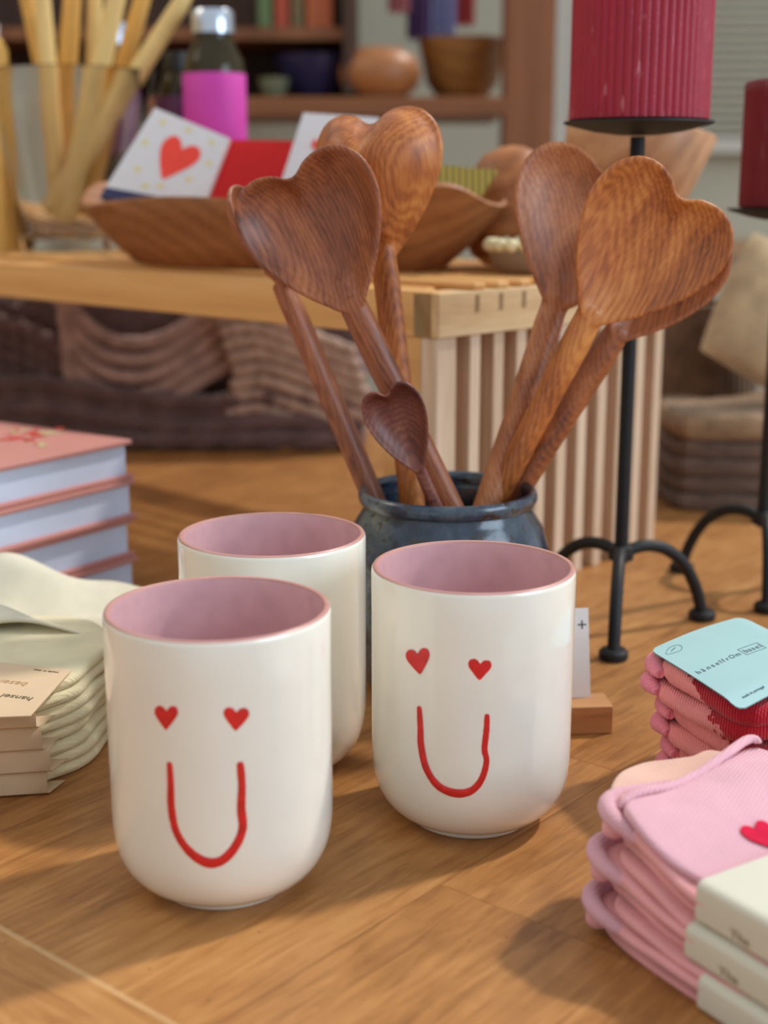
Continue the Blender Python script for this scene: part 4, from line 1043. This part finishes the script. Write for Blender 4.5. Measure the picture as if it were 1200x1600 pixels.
# ------------------------------------------------------------------ far background
brown = wood('cabinet_wood', (88, 50, 26), (128, 76, 40), (150, 92, 52), scale=8, along='Z', rough=.6)
brownx = wood('shelf_wood', (92, 52, 26), (136, 82, 44), (160, 100, 58), scale=8, along='X', rough=.6)
YB = 212
def rect(x0, y0, x1, y1, Y, d):     # upright box whose front covers that rectangle
    a_ = at(x0, y0, Y); b_ = at(x1, y1, Y); return MB().box(((a_.x+b_.x)/2, Y+d/2, (a_.z+b_.z)/2), (abs(b_.x-a_.x), d, abs(a_.z-b_.z)))
pz0 = at(830, 0, YB)
t = thing('bookcase', (at(400, 0, YB).x, YB+14, -75), 'brown wooden open shelving unit against the back wall', 'shelving unit')
xl = at(-250, 0, YB).x; xr0 = at(790, 100, YB).x; xr1 = at(868, 100, YB).x
obj('post', MB().box(((xr0+xr1)/2, YB+4, 12.5), (xr1-xr0, 8, 175)), brown, t, smooth=False)
obj('post', MB().box((xl-4, YB+4, 12.5), (8, 8, 175)), brown, t, smooth=False)
zs = at(600, 150, YB).z; zs2 = at(600, 36, YB).z
obj('shelf', MB().box(((xl+xr0)/2, YB+15, zs-1.4), (xr0-xl, 30, 2.6)), brownx, t, smooth=False)
xm = at(545, 50, YB).x
obj('upper_shelf', MB().box(((xl+xm)/2, YB+18, zs2-.8), (xm-xl, 24, 1.8)), brown, t, smooth=False)
darkb = wood('dark_back_panel', (44, 26, 16), (62, 38, 24), (80, 50, 32), scale=8, along='Z', rough=.7)
obj('back_panel', MB().box(((xl+xm)/2, YB+31, zs+24), (xm-xl, 1.5, 50)), darkb, t, smooth=False)
obj('divider', MB().box((xm, YB+17, zs+24), (1.8, 28, 47)), darkb, t, smooth=False)
obj('lower_shelf', MB().box(((xl+xr0)/2, YB+15, -35), (xr0-xl, 30, 3)), brownx, t, smooth=False)
def bx(px0, px1, top, Y): return (at((px0+px1)/2, 150, Y).x, (px1-px0)/2*Y/F*1.0)
def sbowl(px0, px1, top, Y, m, name, lab, cat_, kind=0):
    x, r = bx(px0, px1, top, Y); h_ = at(600, top, Y).z-zs; c = Vector((x, Y, zs))
    if kind == 0: p = [(0, 0), (r*.5, 0), (r*.8, h_*.3), (r, h_), (r*.94, h_), (r*.7, h_*.35), (0, h_*.12)]
    else: p = [(0, 0), (r*.6, 0), (r*.93, h_*.25), (r, h_*.5), (r*.85, h_*.82), (r*.5, h_*.98), (0, h_)]
    tag(obj(name, MB().lathe(p, c, 48), m, base=c), lab, cat_)
sbowl(432, 545, 88, 222, plain('navy_ceramic', (34, 32, 66), .3), 'ceramic_bowl', 'dark navy bowl on the far shelf', 'bowl')
sbowl(405, 452, 122, 216, plain('sage_ceramic', (110, 116, 92), .4), 'ceramic_bowl', 'small sage green dish left of the navy bowl on the far shelf', 'bowl')
sbowl(532, 655, 74, 219, wood('basket_wood', (130, 78, 40), (166, 104, 58), (186, 124, 74), scale=14, along='Z'), 'lidded_basket', 'rounded tan lidded basket in the middle of the far shelf', 'basket', 1)
sbowl(655, 788, 62, 226, wood('basket_gold', (116, 74, 34), (150, 100, 48), (172, 120, 62), scale=14, along='X'), 'wicker_basket', 'wide golden brown basket at the right of the far shelf', 'basket')
cols = [((96, 118, 72), 402, 425, 'green'), ((176, 72, 44), 428, 452, 'brick red'), ((120, 104, 68), 455, 475, 'khaki'), ((196, 104, 62), 478, 520, 'orange')]
for i, (cc, a0, a1, nm) in enumerate(cols):
    b_ = rect(a0, -40, a1, 27, 222, 14); z_ = min(v.z for v in b_.v)
    for v in b_.v:
        if v.z < z_+.1: v.z = zs2+.12
    tag(obj('storage_box', b_, plain('box_'+nm.replace(' ', '_'), cc, .6), base=(at((a0+a1)/2, 0, 222).x, 229, zs2+.12), bevel=.3, smooth=False), nm+' box on the dark upper far shelf', 'box', 'coloured boxes on the upper far shelf')
cols = [((206, 128, 132), 606, 640, 20, 'pink'), ((96, 66, 110), 636, 668, 62, 'purple'), ((130, 130, 168), 664, 712, 64, 'lavender'), ((166, 56, 48), 710, 742, 40, 'red')]
for i, (cc, a0, a1, yb, nm) in enumerate(cols):     # cloths hanging from a rail
    Y_ = 240+i*1.1; p0 = at(a0, -90, Y_); p1 = at(a1, yb, Y_)
    mb = MB(); vs = []; n1 = 14
    for s_ in (0, 1):
        for q in range(n1+1):
            x = p0.x+(p1.x-p0.x)*q/n1; yy = Y_+.5*math.sin(q*1.5)+.5*s_
            vs += [Vector((x, yy, p0.z)), Vector((x, yy, p1.z+.3*math.sin(q)))]
    n2 = 2*(n1+1); fs = []
    for q in range(n1):
        f = (2*q, 2*q+1, 2*q+3, 2*q+2); fs += [f, tuple(x+n2 for x in reversed(f))]
    fs += [(0, n2, n2+1, 1), (2*n1, 2*n1+1, n2+2*n1+1, n2+2*n1)]
    for q in range(n1): fs += [(2*q, 2*q+2, n2+2*q+2, n2+2*q), (2*q+1, n2+2*q+1, n2+2*q+3, 2*q+3)]
    tag(obj('hanging_scarf', MB().add(vs, fs), plain('scarf_'+nm, cc, .9), base=(p0.x, Y_, p1.z)), nm+' scarf hanging on the rail above the baskets', 'scarf', 'scarves on the far rail')
r0 = at(560, -88, 242); r1 = at(790, -88, 242)
t = tag(obj('scarf_rail', MB().tube([(r0.x, 242, r0.z), (r1.x+6, 242, r0.z)], .9, 12).tube([(r0.x, 242, r0.z), (r0.x, 280.2, r0.z)], .7, 10).tube([(r1.x+6, 242, r0.z), (r1.x+6, 280.2, r0.z)], .7, 10), brownx, base=(r0.x, 280, r0.z)), 'wooden rail fixed to the back wall with scarves hanging on it', 'rail')

# window with blind
zsill = at(1150, 215, 279).z
x0 = at(862, 100, 278).x; x1 = x0+110
wf = plain('window_trim', (214, 208, 194), .6, .3, .02)
win = obj('window_1', MB().box((x0+2.6, 277.5, zsill+37), (5.2, 4, 76)).box((x1, 277.5, zsill+37), (5.2, 4, 76)).box(((x0+x1)/2, 277.5, zsill+76), (x1-x0+5, 4, 4)).box(((x0+x1)/2, 276.5, zsill-1.5), (x1-x0+9, 6, 3)), wf, base=(x0, 278, zsill), kind='structure', smooth=False)
obj('pane', MB().box(((x0+x1)/2, 279.2, zsill+37), (x1-x0-5, .5, 74)), plain('bright_pane', (205, 210, 212), .2), win, smooth=False)
t = thing('window_blind', ((x0+x1)/2, 272, zsill), 'pale slatted window blind hanging in front of the back window', 'blind')
slm = plain('blind_slat', (206, 196, 174), .6, .3, .03)
nsl = 44; mb = MB()
R = Matrix.Rotation(math.radians(38), 3, 'X')
for i in range(nsl): mb.box(((x0+x1)/2+2, 273.2, zsill+1.0+i*1.6), (x1-x0-7, 1.7, .12), R)
obj('slats', mb, slm, t, smooth=False)
obj('cords', MB().tube([(x0+20, 273.2, zsill), (x0+20, 273.2, zsill+72)], .12, 6).tube([(x0+70, 273.2, zsill), (x0+70, 273.2, zsill+72)], .12, 6), slm, t)
obj('head_rail', MB().box(((x0+x1)/2+2, 273.2, zsill+72), (x1-x0-6, 3, 2.5)), slm, t, smooth=False)
# narrow pale wood ledge on the wall
zl = at(1160, 388, 276).z
o = obj('trim_1', MB().box((at(1230, 0, 276).x, 277.8, zl), (34, 4.6, 3.2)), wood('ledge_wood', (168, 124, 80), (196, 152, 104), (210, 170, 122), scale=10, along='X'), base=(at(1230, 0, 276).x, 278, zl-1.6), kind='structure', smooth=False)
o = obj('baseboard_back', MB().box((0, 279.2, -69.5), (510, 1.6, 10)), wf, base=(0, 279, -75), kind='structure', smooth=False)
